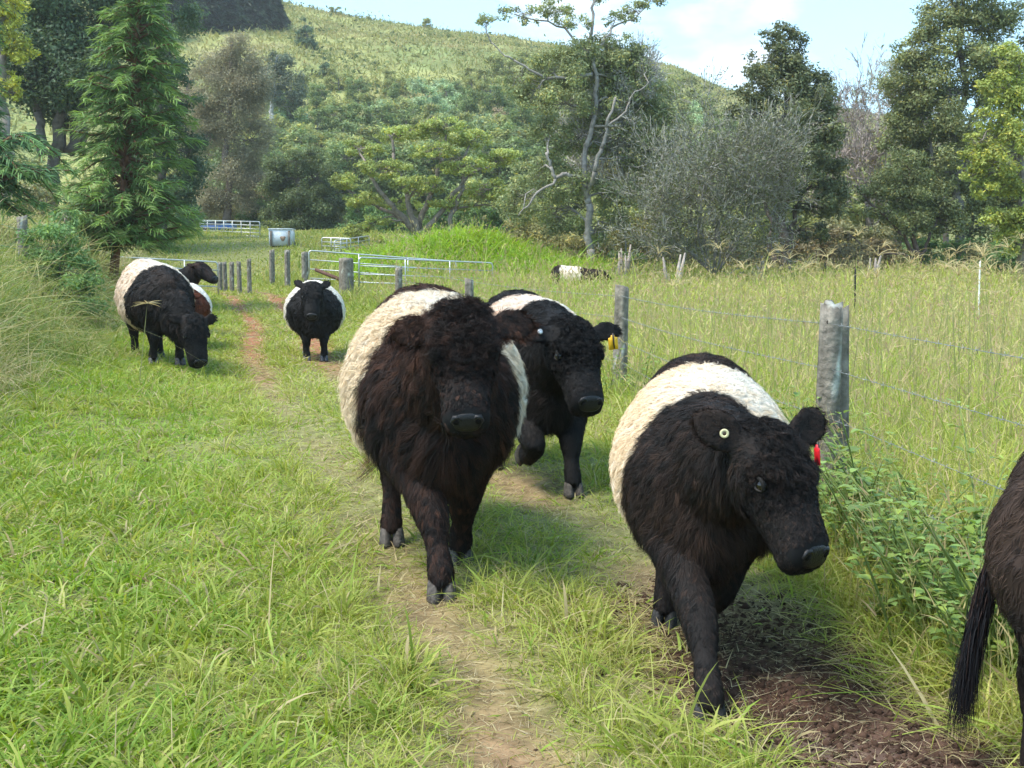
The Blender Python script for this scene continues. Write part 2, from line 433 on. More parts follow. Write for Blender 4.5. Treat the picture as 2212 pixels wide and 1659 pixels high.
    for e, s in zip(ears, (1, -1)):      # the beast's left ear, then its right
        out = e.get('out', .95); upa = e.get('up', .05); fwd = e.get('fwd', -.12)
        d = unit(lat * s * out + nrm * fwd - a * upa)
        face = unit(a * e.get('fa', .25) + nrm * e.get('fn', 1.0)); face = unit(face - d * (face @ d)); wd = np.cross(d, face)
        b = H(.015, s * .115, .02)
        pr = [(q_ * earlen, w_) for q_, w_ in ((0, .026), (.14, .034), (.32, .052), (.5, .060), (.68, .056), (.84, .040), (.94, .024), (1, .008))]
        Pe = []
        for q, w in pr:
            m = 16; aa = np.arange(m) * 2 * math.pi / m; x = np.cos(aa) * w * hs * earw; y = np.sin(aa) * .021 * hs
            cup = (x / (.062 * hs * earw)) ** 2 * .030 * hs
            Pe.append(b + d * q * hs + x[:, None] * wd + (y + cup)[:, None] * face)
        mb.rings(Pe)
        segs.append(('ear', b, b + d * earlen * hs, .055 * hs, .04 * hs)); ear_c.append((b, d, face, wd))
    # ---- one continuous skin
    me, V, N, T = remesh(mb, voxel, 5)
    best = np.full(len(V), 1e9); reg = np.zeros(len(V), int); names = ['torso', 'neck', 'head', 'ear', 'leg']
    for rname, A, B, ra, rb in segs:
        d, _ = seg_dist(V, A, B, ra, rb)
        if rname == 'ear': d = d * .8
        m = d < best; best[m] = d[m]; reg[m] = names.index(rname)
    l_, f_, z_ = V[:, 0], -V[:, 1], V[:, 2] - torso_dz
    th = ((V - poll) @ a) / hs; nh = ((V - poll) @ nrm) / hs; lh = ((V - poll) @ lat) / hs
    torso, neck, hd, ear, leg = [reg == i for i in range(5)]
    trunk = torso | (leg & (z_ > .5)) | (neck & (f_ < .4))
    def pattern(F, Lt, Z, isb):
        j = .012 * np.sin(Lt * 21 + Z * 9) + .02 * np.sin(Z * 6.3 + seed) + .008 * np.sin(Z * 33 + Lt * 27)
        return isb & (F > belt[0] + j) & (F < belt[1] + j - .10 * np.clip((.62 - Z) / .3, -.6, 1))
    white_v = pattern(f_, l_, z_, trunk)
    # hair fields per skin vertex
    Ln = np.full(len(V), .055)
    Ln[torso] = .052 + .03 * sstep(.75, .45, z_[torso]); Ln[white_v] = .05
    Ln[neck] = .06 + .025 * sstep(.95, .7, z_[neck])
    lo = leg & (z_ < .55); Ln[lo] = .020 + .032 * sstep(.25, .52, z_[lo])
    Ln[hd] = .046 - .036 * sstep(.15, .31, th[hd]) - .012 * sstep(.04, -.05, nh[hd]) * (th[hd] < .25)
    Ln[hd] = np.maximum(Ln[hd], .010)
    Ln[ear] = .040
    Ln *= np.where(hd & (th > .25), min(hair, 1.0), hair)
    Ln[hd & (th > .475)] = 0.008
    Ln[hd & (th > .45) & (nh > .0)] = 0.003
    for s in (-1, 1):
        de = np.linalg.norm(V - H(.185, s * .138 * wide, .045), axis=1) / hs
        Ln[hd] *= (.12 + .88 * sstep(.03, .085, de))[hd]
    cb = np.zeros((len(V), 3)); cb[:] = (0, .55, -.75)              # backwards and down
    cb[:, 0] += np.sign(l_) * .25
    cb[leg & (z_ < .6)] = (0, .05, -1)
    cb[neck] = unit(np.array((0, .25, -1.0)))
    hcomb = a[None, :] * (.35 + .75 * sstep(.06, .22, th))[:, None] + lat[None, :] * (np.sign(lh) * .65)[:, None]
    cb[hd] = hcomb[hd]
    rim = np.zeros(len(V), bool)
    for b, d, face, wd in ear_c:
        m = ear & (np.linalg.norm(V - (b + d * .1 * hs), axis=1) < .2)
        cb[m] = d * .9 - ux * .35 + wd * np.sign((V[m] - b) @ wd)[:, None] * .5
        inner = m & ((N @ face) > .4); Ln[inner] *= .3; rim |= m & ((N @ face) < .2) & (((V - b) @ d) > .08 * hs)
    crl = np.zeros(len(V)); crl[hd] = 1.0 * sstep(.34, .22, th[hd]) * sstep(-.06, .0, nh[hd]); crl[neck] = .35; crl[torso] = .25; crl[white_v] = .6
    crl *= curl
    lift = np.full(len(V), .42); lift[hd] = .55; lift[leg & (z_ < .5)] = .22; lift[white_v] = .55; lift[ear] = .35
    # colours
    bl, br, cr, wh = map(np.array, (black, brown, cream, white))
    nz = vnoise(V, 2.2, seed * 3.7) if len(V) < 60000 else wob(V[:, 0] * 3, V[:, 2] * 3 + V[:, 1] * 2, 1.0, seed)
    bmix = np.clip(brown_amt + nz * .7, 0, 1)
    bmix[hd] *= .45; bmix[rim] = .55; bmix[leg & (z_ < .6)] *= .4
    base = bl + (br - bl) * bmix[:, None]
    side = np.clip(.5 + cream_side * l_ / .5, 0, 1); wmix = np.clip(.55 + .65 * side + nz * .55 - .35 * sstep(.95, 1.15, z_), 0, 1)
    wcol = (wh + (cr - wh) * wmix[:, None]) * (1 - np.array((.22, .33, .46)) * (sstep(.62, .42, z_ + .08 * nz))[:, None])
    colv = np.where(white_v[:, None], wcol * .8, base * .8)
    bare = hd & (th > .45) & (nh > -.02)
    colv[bare] = (.009, .009, .0095)
    me.clear_geometry() if False else None
    Q = np.empty(len(me.loops), np.int32); me.loops.foreach_get('vertex_index', Q)
    c4 = np.ones((len(V), 4), np.float32); c4[:, :3] = colv
    at_ = me.attributes.new('Col', 'FLOAT_COLOR', 'POINT'); at_.data.foreach_set('color', c4.ravel())
    me.polygons.foreach_set('use_smooth', np.ones(len(me.polygons), bool))
    me.vertices.foreach_set('co', (V * S).astype(np.float32).ravel()); me.name = 'cattle_body'
    me.materials.clear(); me.materials.append(M_HIDE)
    body = obj('body', me, root)
    # ---- the coat: clumped, combed strands
    A_, B_, C_ = V[T[:, 0]], V[T[:, 1]], V[T[:, 2]]
    area = np.linalg.norm(np.cross(B_ - A_, C_ - A_), axis=1) / 2
    wgt = area * (Ln[T].mean(1) > .0055) * np.where(hd[T[:, 0]] | ear[T[:, 0]], 2.6, 1.0) * np.where((leg & (z_ < .5))[T[:, 0]], 1.8, 1.0)
    idx = rng.choice(len(T), nhair, p=wgt / wgt.sum())
    r1, r2 = np.sqrt(rng.random(nhair)), rng.random(nhair)
    bc = np.stack([1 - r1, r1 * (1 - r2), r1 * r2], -1)
    g = lambda F: np.einsum('nk,nk...->n...', bc, F[T[idx]])
    Pp, Np, Lp, Cp, cu, lf = g(V), unit(g(N)), g(Ln), g(cb), g(crl), g(lift)
    vi = T[idx, 0]
    ncl = max(int(nhair / clump), 60)
    kd = kdtree.KDTree(ncl)
    for i in range(ncl): kd.insert(Pp[i], i)
    kd.balance()
    cl = np.array([kd.find(p)[1] for p in Pp])
    jit = rng.normal(0, 1, (ncl, 3)); ph = rng.random(ncl) * 6.28; cl_len = rng.uniform(.8, 1.2, ncl); sg = rng.choice((-1, 1), ncl); tone = rng.normal(0, 1, ncl)
    dvec = Cp + jit[cl] * (jitter + .35 * cu)[:, None] + rng.normal(0, .13, (nhair, 3))
    dvec = unit(dvec - Np * np.einsum('nk,nk->n', dvec, Np)[:, None])
    D = unit(dvec * (1 - lf * .55)[:, None] + Np * (lf + rng.normal(0, .1, nhair))[:, None])
    Lh = Lp * cl_len[cl] * rng.uniform(.7, 1.15, nhair)
    side_ = unit(np.cross(D, Np) + .45 * rng.normal(0, 1, (nhair, 3)))
    bend = dvec * .25 - Np * .30 + np.array((0, 0, -.22)) 
    e1, e2 = dvec, np.cross(Np, dvec)
    conv = (Pp[cl] - Pp) * conv_
    rad = (cu * .020 * hair + .0035)[:, None]
    def curlf(t):
        w = ph[cl] + sg[cl] * (5.5 * cu + 1.6) * t
        o = rad * t ** .7 * (np.cos(w)[:, None] * e2 + np.sin(w)[:, None] * (e1 * .7 + Np * .5))
        return o + conv * t ** 1.3
    Vh, Qh, Th, tv = ribbons(Pp, D, Lh, np.full(nhair, width) * rng.uniform(.7, 1.3, nhair), side_, bend, nseg, curlf)
    fh = -Pp[:, 1] + rng.normal(0, .008, nhair)
    wht = pattern(fh, Pp[:, 0], Pp[:, 2] - torso_dz, trunk[vi])
    hb = bl + (br - bl) * np.clip(g(bmix) + tone[cl] * .22, 0, 1)[:, None]
    hb = hb * (1 + .28 * tone[cl] * .6 + rng.normal(0, .18, nhair)).clip(.5, 1.9)[:, None]
    hw_ = wh + (cr - wh) * np.clip(g(wmix) + tone[cl] * .2, 0, 1)[:, None]
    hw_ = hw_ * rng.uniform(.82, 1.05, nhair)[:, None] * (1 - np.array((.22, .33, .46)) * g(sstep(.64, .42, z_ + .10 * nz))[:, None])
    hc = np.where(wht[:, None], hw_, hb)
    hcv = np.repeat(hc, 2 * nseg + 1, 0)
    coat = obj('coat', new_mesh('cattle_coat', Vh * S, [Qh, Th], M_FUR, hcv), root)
    # ---- nose, nostrils, eyes, hooves, tail, tags
    mb = MB()
    nose_c = (.0085, .0085, .009); nn = unit(a * .72 + nrm * .70); vv = np.cross(nn, lat); vv = vv if vv @ nrm > 0 else -vv; nc = H(.502, 0, .040)
    NO = lambda x, y, h: nc + hs * (lat * x * nsz + vv * y * nsz + nn * h)
    mb.rings([ring(NO(0, y, h), lat, vv, hw * hs * nsz, hh * hs * nsz, 24, 2.5) for h, hw, hh, y in [(-.05, .074, .052, -.004), (-.030, .083, .060, 0), (-.014, .082, .058, 0), (-.003, .068, .047, 0), (.001, .035, .024, 0)]], col=nose_c)
    for s in (-1, 1): mb.tube([NO(s * .066, -.020, -.014), NO(s * .079, .006, -.013), NO(s * .068, .031, -.009), NO(s * .046, .032, -.006), NO(s * .034, .016, -.003)], [.005, .010, .011, .009, .005], 8, col=(.012, .012, .0125))
    nose = obj('nose', MBS(mb, S, 'cattle_nose', M_NOSE), root)
    for s in (-1, 1):
        mb = MB(); mb.ball(NO(s * .057, .006, -.008), np.array((.019, .016, .010)) * hs, 12, 8, col=(.003, .0025, .0025), M=np.stack([lat, vv, nn], 1))
        obj('nostril', MBS(mb, S, 'nostril', M_HIDE), nose)
        mb = MB(); mb.ball(H(.185, s * .119 * wide, .042), .026 * hs, 14, 10, col=(.008, .006, .005))
        eye = obj('eye', MBS(mb, S, 'eye', M_EYE), root)
        mb = MB(); q = np.linspace(-.9, .9, 9)
        mb.tube([H(.185 + .026 * x, s * (.137 * wide - .010 * x * x), (.042 - .021 * (1 - x * x))) for x in q], .0045, 6, col=(.035, .031, .029))
        mb.tube([H(.183 + .030 * x, s * (.139 * wide - .010 * x * x), .044 + .022 * (1 - x * x)) for x in q], .008, 6, col=(.012, .011, .010)); obj('eyelid', MBS(mb, S, 'eyelid', M_HIDE), eye)
    mb = MB(); ml = [H(.40 + .118 * math.cos(q), .098 * math.sin(q) * (1.0 if abs(math.sin(q)) < .9 else 1.0), -.060 - .012 * math.cos(q)) for q in np.linspace(-1.5, 1.5, 15)]
    mb.tube(ml, .0075, 6, col=(.004, .0035, .0035)); obj('mouth', MBS(mb, S, 'mouth', M_HIDE), root)
    for p, trn, tip in hooves:
        mb = MB(); ct, st = math.cos(trn), math.sin(trn); cp_, sp_ = math.cos(tip), math.sin(tip)
        for s in (-1, 1):
            prs = [(.085, .022, .036, -.012), (.06, .028, .046, -.004), (.03, .031, .055, .006), (.004, .033, .064, .014), (0, .028, .056, .014)]
            P = []
            for zz, hw, hl_, fo in prs:
                m = 14; aa = np.arange(m) * 2 * math.pi / m; x = np.cos(aa) * hw; y = np.sin(aa) * hl_
                x = x * np.where(y > 0, 1 - .35 * (y / hl_) ** 2, 1)
                X0 = np.stack([s * .031 + x + s * .004 * (y > 0) * 0, y + fo, np.full(m, zz)], -1)
                X0 = np.stack([X0[:, 0], X0[:, 1] * cp_ + (X0[:, 2] - .06) * sp_, -X0[:, 1] * sp_ + (X0[:, 2] - .06) * cp_ + .06], -1)
                P.append(np.stack([p[0] + X0[:, 0] * ct + X0[:, 1] * st, p[1] - (X0[:, 1] * ct - X0[:, 0] * st), p[2] + X0[:, 2]], -1))
            mb.rings(P, col=hoofcol)
        obj('hoof', MBS(mb, S, 'hoof', M_HOOF), root)
    if tail:
        pts = np.array([X_(*p) for p in tail['pts']]); pts[:, 2] += torso_dz
        q = np.linspace(0, len(pts) - 1, 16); PT = np.array([np.interp(q, range(len(pts)), pts[:, i]) for i in range(3)]).T
        for _ in range(2): PT[1:-1] = (PT[:-2] + 2 * PT[1:-1] + PT[2:]) / 4
        mb = MB(); mb.tube(PT, np.linspace(.038, .016, 16), 9, col=np.array(black) * .9)
        to = obj('tail', MBS(mb, S, 'cattle_tail', M_HIDE), root)
        n = tail.get('n', 1500); k = rng.integers(2, 16, n); big = k >= 9
        Pt = PT[k] + rng.normal(0, .012, (n, 3)); tg = unit(np.gradient(PT, axis=0))[k]
        Dt = unit(tg + rng.normal(0, .09, (n, 3)) + np.where(big, 0, 1)[:, None] * rng.normal(0, .35, (n, 3))); Lt = np.where(big, tail.get('len', .3) * (k - 6) / 9, .05) * rng.uniform(.6, 1.15, n)
        end = PT[-1] + np.array(tail.get('sag', (0, 0, -1))) * tail.get('len', .3)
        bd = np.array(tail.get('sag', (0, 0, -1))) * .35
        pw = rng.random(n) * 6.28; V2, Q2, T2, _ = ribbons(Pt, Dt, Lt, np.full(n, width * 1.4), unit(rng.normal(0, 1, (n, 3))), np.broadcast_to(bd, (n, 3)), 5, (lambda t: (end - Pt) * (tail.get('conv', .22) * t * t) * big[:, None] + .014 * t * np.stack([np.cos(pw + 7 * t), np.sin(pw + 7 * t), 0 * pw], -1)))
        cc = np.array(tail.get('col', black)) * rng.uniform(.6, 1.6, n)[:, None]; bq = rng.random(n) < .3; cc[bq] = cc[bq] * np.array((3.2, 1.9, 1.3))
        obj('tail_switch', new_mesh('tail_switch', V2 * S, [Q2, T2], M_FUR, np.repeat(cc, 11, 0)), to)
    for kind, ei, q, w, col in tags:
        b, d, face, wd = ear_c[ei]; c = b + d * q * hs + wd * w * hs + face * .034 * hs
        mb = MB()
        if kind == 'ring':
            aa = np.arange(20) * 2 * math.pi / 20; P = []
            for r_, h_ in ((.0075, 0), (.0075, .004), (.0165, .004), (.0175, .002), (.0175, 0), (.0075, 0)):
                P.append(c + (np.cos(aa) * r_)[:, None] * d + (np.sin(aa) * r_)[:, None] * wd + face * h_)
            mb.rings(P, close=False, col=col)
            t_ = obj('ear_tag', MBS(mb, S, 'ear_tag', M_PLASTIC), root)
            mb = MB(); mb.ball(c + face * .002, np.array((.0075, .0075, .003)), 12, 6, col=(.05, .03, .015), M=np.stack([d, wd, face], 1)); obj('tag_hole', MBS(mb, S, 'tag_hole', M_PLASTIC), t_)
        elif kind == 'button':
            mb.ball(c, (.017, .017, .008), 14, 8, col=col, M=np.stack([d, wd, face], 1)); obj('ear_tag', MBS(mb, S, 'ear_tag', M_STEEL), root)
        else:            # a hanging flag tag below the ear
            dn = unit(np.array((0, 0, -1.0)) + .1 * lat); sd = unit(np.cross(dn, fw if kind == 'flag' else lat)); ff = np.cross(sd, dn); M3 = np.stack([sd, ff, dn], 1)
            w2, h2 = (.030, .038) if kind == 'flag' else (.013, .036)
            P = []
            for k_, (hw2, hh2) in enumerate(((w2 - .002, -.002), (w2, .002))): pass
            out_ = [(-.35, -1.25), (.35, -1.25), (.42, -.95), (.95, -.85), (1, -.7), (1, .92), (.92, 1), (-.92, 1), (-1, .92), (-1, -.7), (-.95, -.85), (-.42, -.95)]
            for h_ in (-.0015, .0015):
                P.append(c + dn * (.075 * hs) + fw * .05 + np.array([sd * x * w2 + dn * y * h2 + ff * h_ for x, y in out_]))
            mb.rings(P, col=col)
            t_ = obj('ear_tag', MBS(mb, S, 'ear_tag', M_PLASTIC, False), root); t_['label'] = tags_label(col)
            mb = MB(); mb.tube([c + dn * .016 + ff * .006 + fw * .05, c + dn * .065 + ff * .008 + fw * .05, c + dn * .105 + ff * .011 + fw * .05], [.006, .0045, .004], 6, col=(.03, .02, .015)); obj('tag_pin', MBS(mb, S, 'tag_pin', M_PLASTIC), t_)
    return root
def tags_label(c):
    return 'yellow plastic flag tag' if c[1] > .2 else 'red plastic flag tag'
def MBS(mb, S, name, mat, smooth=True):
    mb.V = [v * S for v in mb.V]
    return mb.mesh(name, mat, smooth)
def stand(**kw):
    d = dict(fl=(.13, .45, 0), fr=(-.13, .50, 0), hl=(.15, -.55, 0), hr=(-.15, -.50, 0)); out = []
    for k in ('fl', 'fr', 'hl', 'hr'):
        v = kw.get(k, d[k]); out.append(dict(v) if isinstance(v, dict) else dict(hoof=v))
    return out
# ------------------------------------------------------------------ ground, hill
def grid(name, ys, halfw, ncol, colfn, mat, power=1.5):
    u = np.linspace(-1, 1, ncol); u = np.sign(u) * np.abs(u) ** power
    gx = u[None, :] * halfw(ys)[:, None]; gy = np.repeat(ys[:, None], ncol, 1)
    g = np.stack([gx, gy, hz(gx, gy)], -1).reshape(-1, 3); nr = len(ys)
    i = np.arange(nr - 1)[:, None] * ncol; j = np.arange(ncol - 1)[None]
    Q = np.stack([i + j, i + j + 1, i + ncol + j + 1, i + ncol + j], -1).reshape(-1, 4)
    return tag(obj(name, new_mesh(name, g, [Q], mat, colfn(g[:, 0], g[:, 1]))), kind='structure')
def mixc(a, b, t):
    return np.asarray(a, float) * (1 - t[:, None]) + np.asarray(b, float) * t[:, None]
def rut_l(x, y, w=.2):
    j = .07 * wob(x, y, 2.6, 4.0)
    return np.exp(-((x - lx(TRACK_L, y) + j) / (w * (1 + .35 * wob(x, y, .9, 6.0)))) ** 2)
def rut_r(x, y, w=.26):
    j = .07 * wob(x, y, 2.9, 9.0)
    return np.exp(-((x - lx(TRACK_R, y) + j) / (w * (1 + .3 * wob(x, y, 1.1, 2.0)))) ** 2)
def wear(y):
    return .30 + .52 * np.maximum(sstep(5.6, 4.2, y), sstep(12, 15, y))
def ground_col(x, y):
    c = np.broadcast_to(np.array((.17, .175, .065)), (len(x), 3)).copy()
    c = mixc(c, (.25, .22, .10), .35 * sstep(.0, .9, wob(x, y, 1.9, 5.0)))
    rl, rr = rut_l(x, y, .22), rut_r(x, y, np.where(y < 4.6, .34, .28))
    pl = (sstep(-.35, .35, wob(x, y, .8, 3.3)) * .6 + .4) * wear(y)
    dry = np.array((.25, .155, .09)); soil = np.array((.060, .032, .021)); red = np.array((.27, .125, .065))
    far = sstep(13, 20, y)
    c = mixc(c, dry, np.clip(rl * 1.15 * pl, 0, 1) * (1 - far))
    wet = sstep(5.0, 3.6, y)
    c = mixc(c, dry, np.clip(rr * 1.15 * np.maximum(pl, .62 * sstep(-.6, .2, wob(x, y, 1.1, 2.2))), 0, 1) * (1 - wet) * (1 - far))
    grey = sstep(-.2, .5, wob(x, y, 2.0, 7.7))
    c = mixc(c, soil * (1 - grey[:, None] * .0) + grey[:, None] * np.array((.055, .042, .036)), np.clip(rr * 1.9, 0, 1) * wet)
    c = mixc(c, red, np.clip((rl + rr) * 1.5, 0, 1) * far * sstep(38, 31, y))
    return c
M_GROUND = mat_col('soil and thatch', rough=0.95, spec=0.08, nscale=9, namt=.4, bump=.7, bscale=26)
M_HILL = mat_col('hillside pasture', rough=0.95, spec=0.05, nscale=.16, namt=.30, bump=.6, bscale=.9)
ys = np.concatenate([np.linspace(-5, 1.2, 12), np.linspace(1.3, 9, 110), 9 * (92.6 / 9) ** (np.linspace(0, 1, 150)[1:])])
grid('ground', ys, lambda y: 14 + np.maximum(y, 0) * 1.0, 300, ground_col, M_GROUND, 1.7)
def hill_col(x, y):
    n1 = wob(x, y, .06, .5); n2 = wob(x, y, .17, 2.5); n3 = wob(x, y, .45, 8.0)
    c = np.broadcast_to(np.array((.27, .27, .10)), (len(x), 3)).copy()
    c = mixc(c, (.17, .21, .08), .75 * sstep(-.1, .7, n1 * .6 + n2 * .5 + n3 * .3))
    c = mixc(c, (.38, .31, .16), .7 * sstep(.1, .8, -n1 * .5 + n3 * .4 + n2 * .5))
    return c
hy = np.concatenate([np.linspace(92, 235, 150), np.linspace(240, 700, 30)])
grid('hill', hy, lambda y: 30 + y * 1.15, 260, hill_col, M_HILL, 1.0)

# ------------------------------------------------------------------ grass
rngG = np.random.default_rng(77)
def scatter(n, y0, y1, dens, margin=1.22, extra=1.2):
    """n points on the ground in view, depth density dens(Y) per square metre, plus each point's depth"""
    yy = np.linspace(y0, y1, 800); w = (yy * (1 / F_REL) * margin + extra * 2) * dens(yy)
    cdf = np.concatenate([[0], np.cumsum((w[1:] + w[:-1]) / 2)]); cdf /= cdf[-1]
    Y = np.interp(rngG.random(n), cdf, yy)
    X = (rngG.random(n) - .5) * (Y * (1 / F_REL) * margin + extra * 2)
    return X, Y
def blades(X, Y, L, W, tilt, droop, col, nseg=3, az=None, azs=None, z=None, prof=None):
    n = len(X)
    a = rngG.random(n) * 2 * math.pi if az is None else az + rngG.normal(0, azs, n)
    h = np.stack([np.cos(a), np.sin(a), np.zeros(n)], -1)
    D = unit(h * np.sin(tilt)[:, None] + np.array((0, 0, 1.0)) * np.cos(tilt)[:, None])
    P = np.stack([X, Y, (hz(X, Y) if z is None else z) - .01], -1)
    sd = unit(np.cross(D, np.array((0, 0, 1.0))) + 1e-3); ro = rngG.normal(0, .7, n)
    sd = unit(sd * np.cos(ro)[:, None] + np.cross(D, sd) * np.sin(ro)[:, None])
    bend = h * (droop * .55)[:, None] + np.array((0, 0, -1.0)) * droop[:, None]
    V, Q, T, t = ribbons(P, D, L, W, sd, bend, nseg, prof=prof)
    return V, [Q, T], np.repeat(col, 2 * nseg + 1, 0)
def join(parts):
    V = []; F = []; C = []; n = 0
    for v, f, c in parts:
        V.append(v); C.append(c); F += [q + n for q in f if len(q)]; n += len(v)
    return np.concatenate(V), F, np.concatenate(C)
def lerpcol(cols, r):
    cols = np.asarray(cols, float); x = np.clip(r, 0, .9999) * (len(cols) - 1); i = x.astype(int); f = (x - i)[:, None]
    return cols[i] * (1 - f) + cols[i + 1] * f
GQ = 0.35 if 'q' in DEV else 1.0
# the grazed sward along the track
GREENS = [(.185, .25, .038), (.29, .345, .06), (.39, .41, .10), (.48, .45, .18)]
def lawn(n):
    X, Y = scatter(n, 1.2, 42, lambda y: np.minimum(1, (3.2 / y) ** 1.45))
    rl, rr = rut_l(X, Y, .17), rut_r(X, Y, np.where(Y < 4.6, .34, .23))
    wet = sstep(4.9, 3.7, Y)
    pl = (sstep(-.35, .35, wob(X, Y, .8, 3.3)) * .55 + .45) * wear(Y)
    keep = rngG.random(n) > np.clip((rl * pl * .50 + rr * (np.maximum(.50 * pl, .5 * sstep(-.6, .2, wob(X, Y, 1.1, 2.2))) * (1 - wet) + .99 * wet)) * 1.15, 0, .985)
    keep &= X < lx(FENCE, Y) + .9
    keep &= X > lx(BANK, Y) - .8
    X, Y, rl, rr = X[keep], Y[keep], rl[keep], rr[keep]; n = len(X)
    pn = wob(X, Y, 1.7, 1.1) * .6 + wob(X, Y, 4.3, 5.1) * .4        # patches
    mid = np.exp(-((X - (lx(TRACK_L, Y) + lx(TRACK_R, Y)) / 2) / .35) ** 2)
    lush = sstep(-.1, -1.6, X - lx(TRACK_L, Y)) * sstep(-.5, .4, pn + .25)
    broad = rngG.random(n) < (.06 + .62 * lush)
    rut = np.clip(rl + rr, 0, 1) * np.clip(.25 + .95 * wear(Y), 0, 1)
    edge = sstep(.9, .1, lx(FENCE, Y) - X)
    fine = sstep(.0, .8, wob(X, Y, .9, 8.8)) * (1 - lush)
    L = rngG.gamma(6, 1 / 6, n) * (.065 + .045 * sstep(-.3, .6, pn) + .05 * fine + .13 * edge + .05 * sstep(9, 16, Y))
    L = np.where(broad, L * 1.05 + .03, L) * (1 - .38 * rut)
    W = np.where(broad, rngG.uniform(.007, .0135, n), rngG.uniform(.0028, .0055, n))
    W = np.maximum(W, .0010 * Y * rngG.uniform(.7, 1.2, n))
    tilt = np.clip(rngG.normal(.90, .36, n) + .35 * rut, .05, 1.45); droop = rngG.uniform(.1, .55, n)
    r = np.clip(.42 + .22 * pn * -1 + rngG.normal(0, .22, n) - .18 * lush + .25 * fine, 0, 1)
    c = lerpcol(GREENS, r)
    c[broad] = c[broad] * np.array((.85, 1.05, .8))
    dry = rngG.random(n) < (.06 + .10 * fine + .62 * rut + .10 * mid)
    c[dry] = lerpcol([(.42, .33, .16), (.50, .44, .24), (.30, .22, .11)], rngG.random(dry.sum()))
    return blades(X, Y, L, W, tilt, droop, c, 3)
def tufts(nc):
    X, Y = scatter(nc, 1.2, 20, lambda y: np.minimum(1, (3.2 / y) ** 1.2))
    k = (X < lx(FENCE, Y) + .3) & (X > lx(BANK, Y) - .3) & (rut_l(X, Y, .3) < .35) & (rut_r(X, Y, .42) < .3) & (wob(X, Y, 1.1, 6.6) + rngG.normal(0, .4, nc) > .0); X, Y = X[k], Y[k]; nc = len(X)
    m = 26; lush = sstep(-.2, -1.8, X - lx(TRACK_L, Y)); sz = rngG.uniform(.7, 1.4, nc); bro = rngG.random(nc) < .15 + .5 * lush; tone = rngG.normal(0, .2, nc); n = nc * m
    rep = lambda q: np.repeat(q, m)
    a = rngG.random(n) * 6.28; r = rngG.random(n) ** .6 * .07 * rep(sz)
    L = rngG.gamma(8, 1 / 8, n) * rep(np.where(bro, .15, .15) * sz); W = np.maximum(rep(np.where(bro, .0120, .0040)) * rngG.uniform(.7, 1.3, n), .0009 * rep(Y))
    c = lerpcol(GREENS, np.clip(rep(.38 + tone - .15 * lush) + rngG.normal(0, .15, n), 0, 1)); dr = rngG.random(n) < .1; c[dr] = (.46, .38, .2)
    return blades(rep(X) + np.cos(a) * r, rep(Y) + np.sin(a) * r, L, W, np.abs(rngG.normal(.55, .3, n)), rngG.uniform(.2, .8, n), c, 4, az=a, azs=.5)
def rosettes(nc):
    X, Y = scatter(nc, 1.3, 14, lambda y: np.minimum(1, (3.2 / y) ** 1.1)); k = (X < lx(FENCE, Y) - .2) & (rut_r(X, Y, .42) < .3) & (rut_l(X, Y, .55) < .3) & (X > lx(BANK, Y)) & (wob(X, Y, 1.6, 3.9) + rngG.normal(0, .35, nc) > .1); X, Y = X[k], Y[k]; nc = len(X); m = 9; n = nc * m
    rep = lambda q: np.repeat(q, m); a = rngG.random(n) * 6.28; sz = rep(rngG.uniform(.6, 1.4, nc))
    c = lerpcol([(.11, .21, .03), (.19, .31, .05), (.28, .38, .08)], np.clip(rep(rngG.random(nc)) + rngG.normal(0, .12, n), 0, 1))
    return blades(rep(X) + rngG.normal(0, .02, n), rep(Y) + rngG.normal(0, .02, n), rngG.uniform(.04, .085, n) * sz, rngG.uniform(.013, .024, n) * sz, np.clip(rngG.normal(.85, .3, n), .2, 1.4), rngG.uniform(.1, .5, n), c, 3, az=a, azs=.1, prof=lambda t: .45 + 1.1 * t - 1.25 * t * t)
tag(obj('lawn_grass', new_mesh('lawn_grass', *(lambda p: (p[0], p[1], M_GRASS, p[2]))(join([lawn(int(560000 * GQ)), tufts(int(9000 * GQ)), rosettes(int(4200 * GQ))])))), kind='stuff', label='short trampled green grass over the track and its verges', cat='grass')
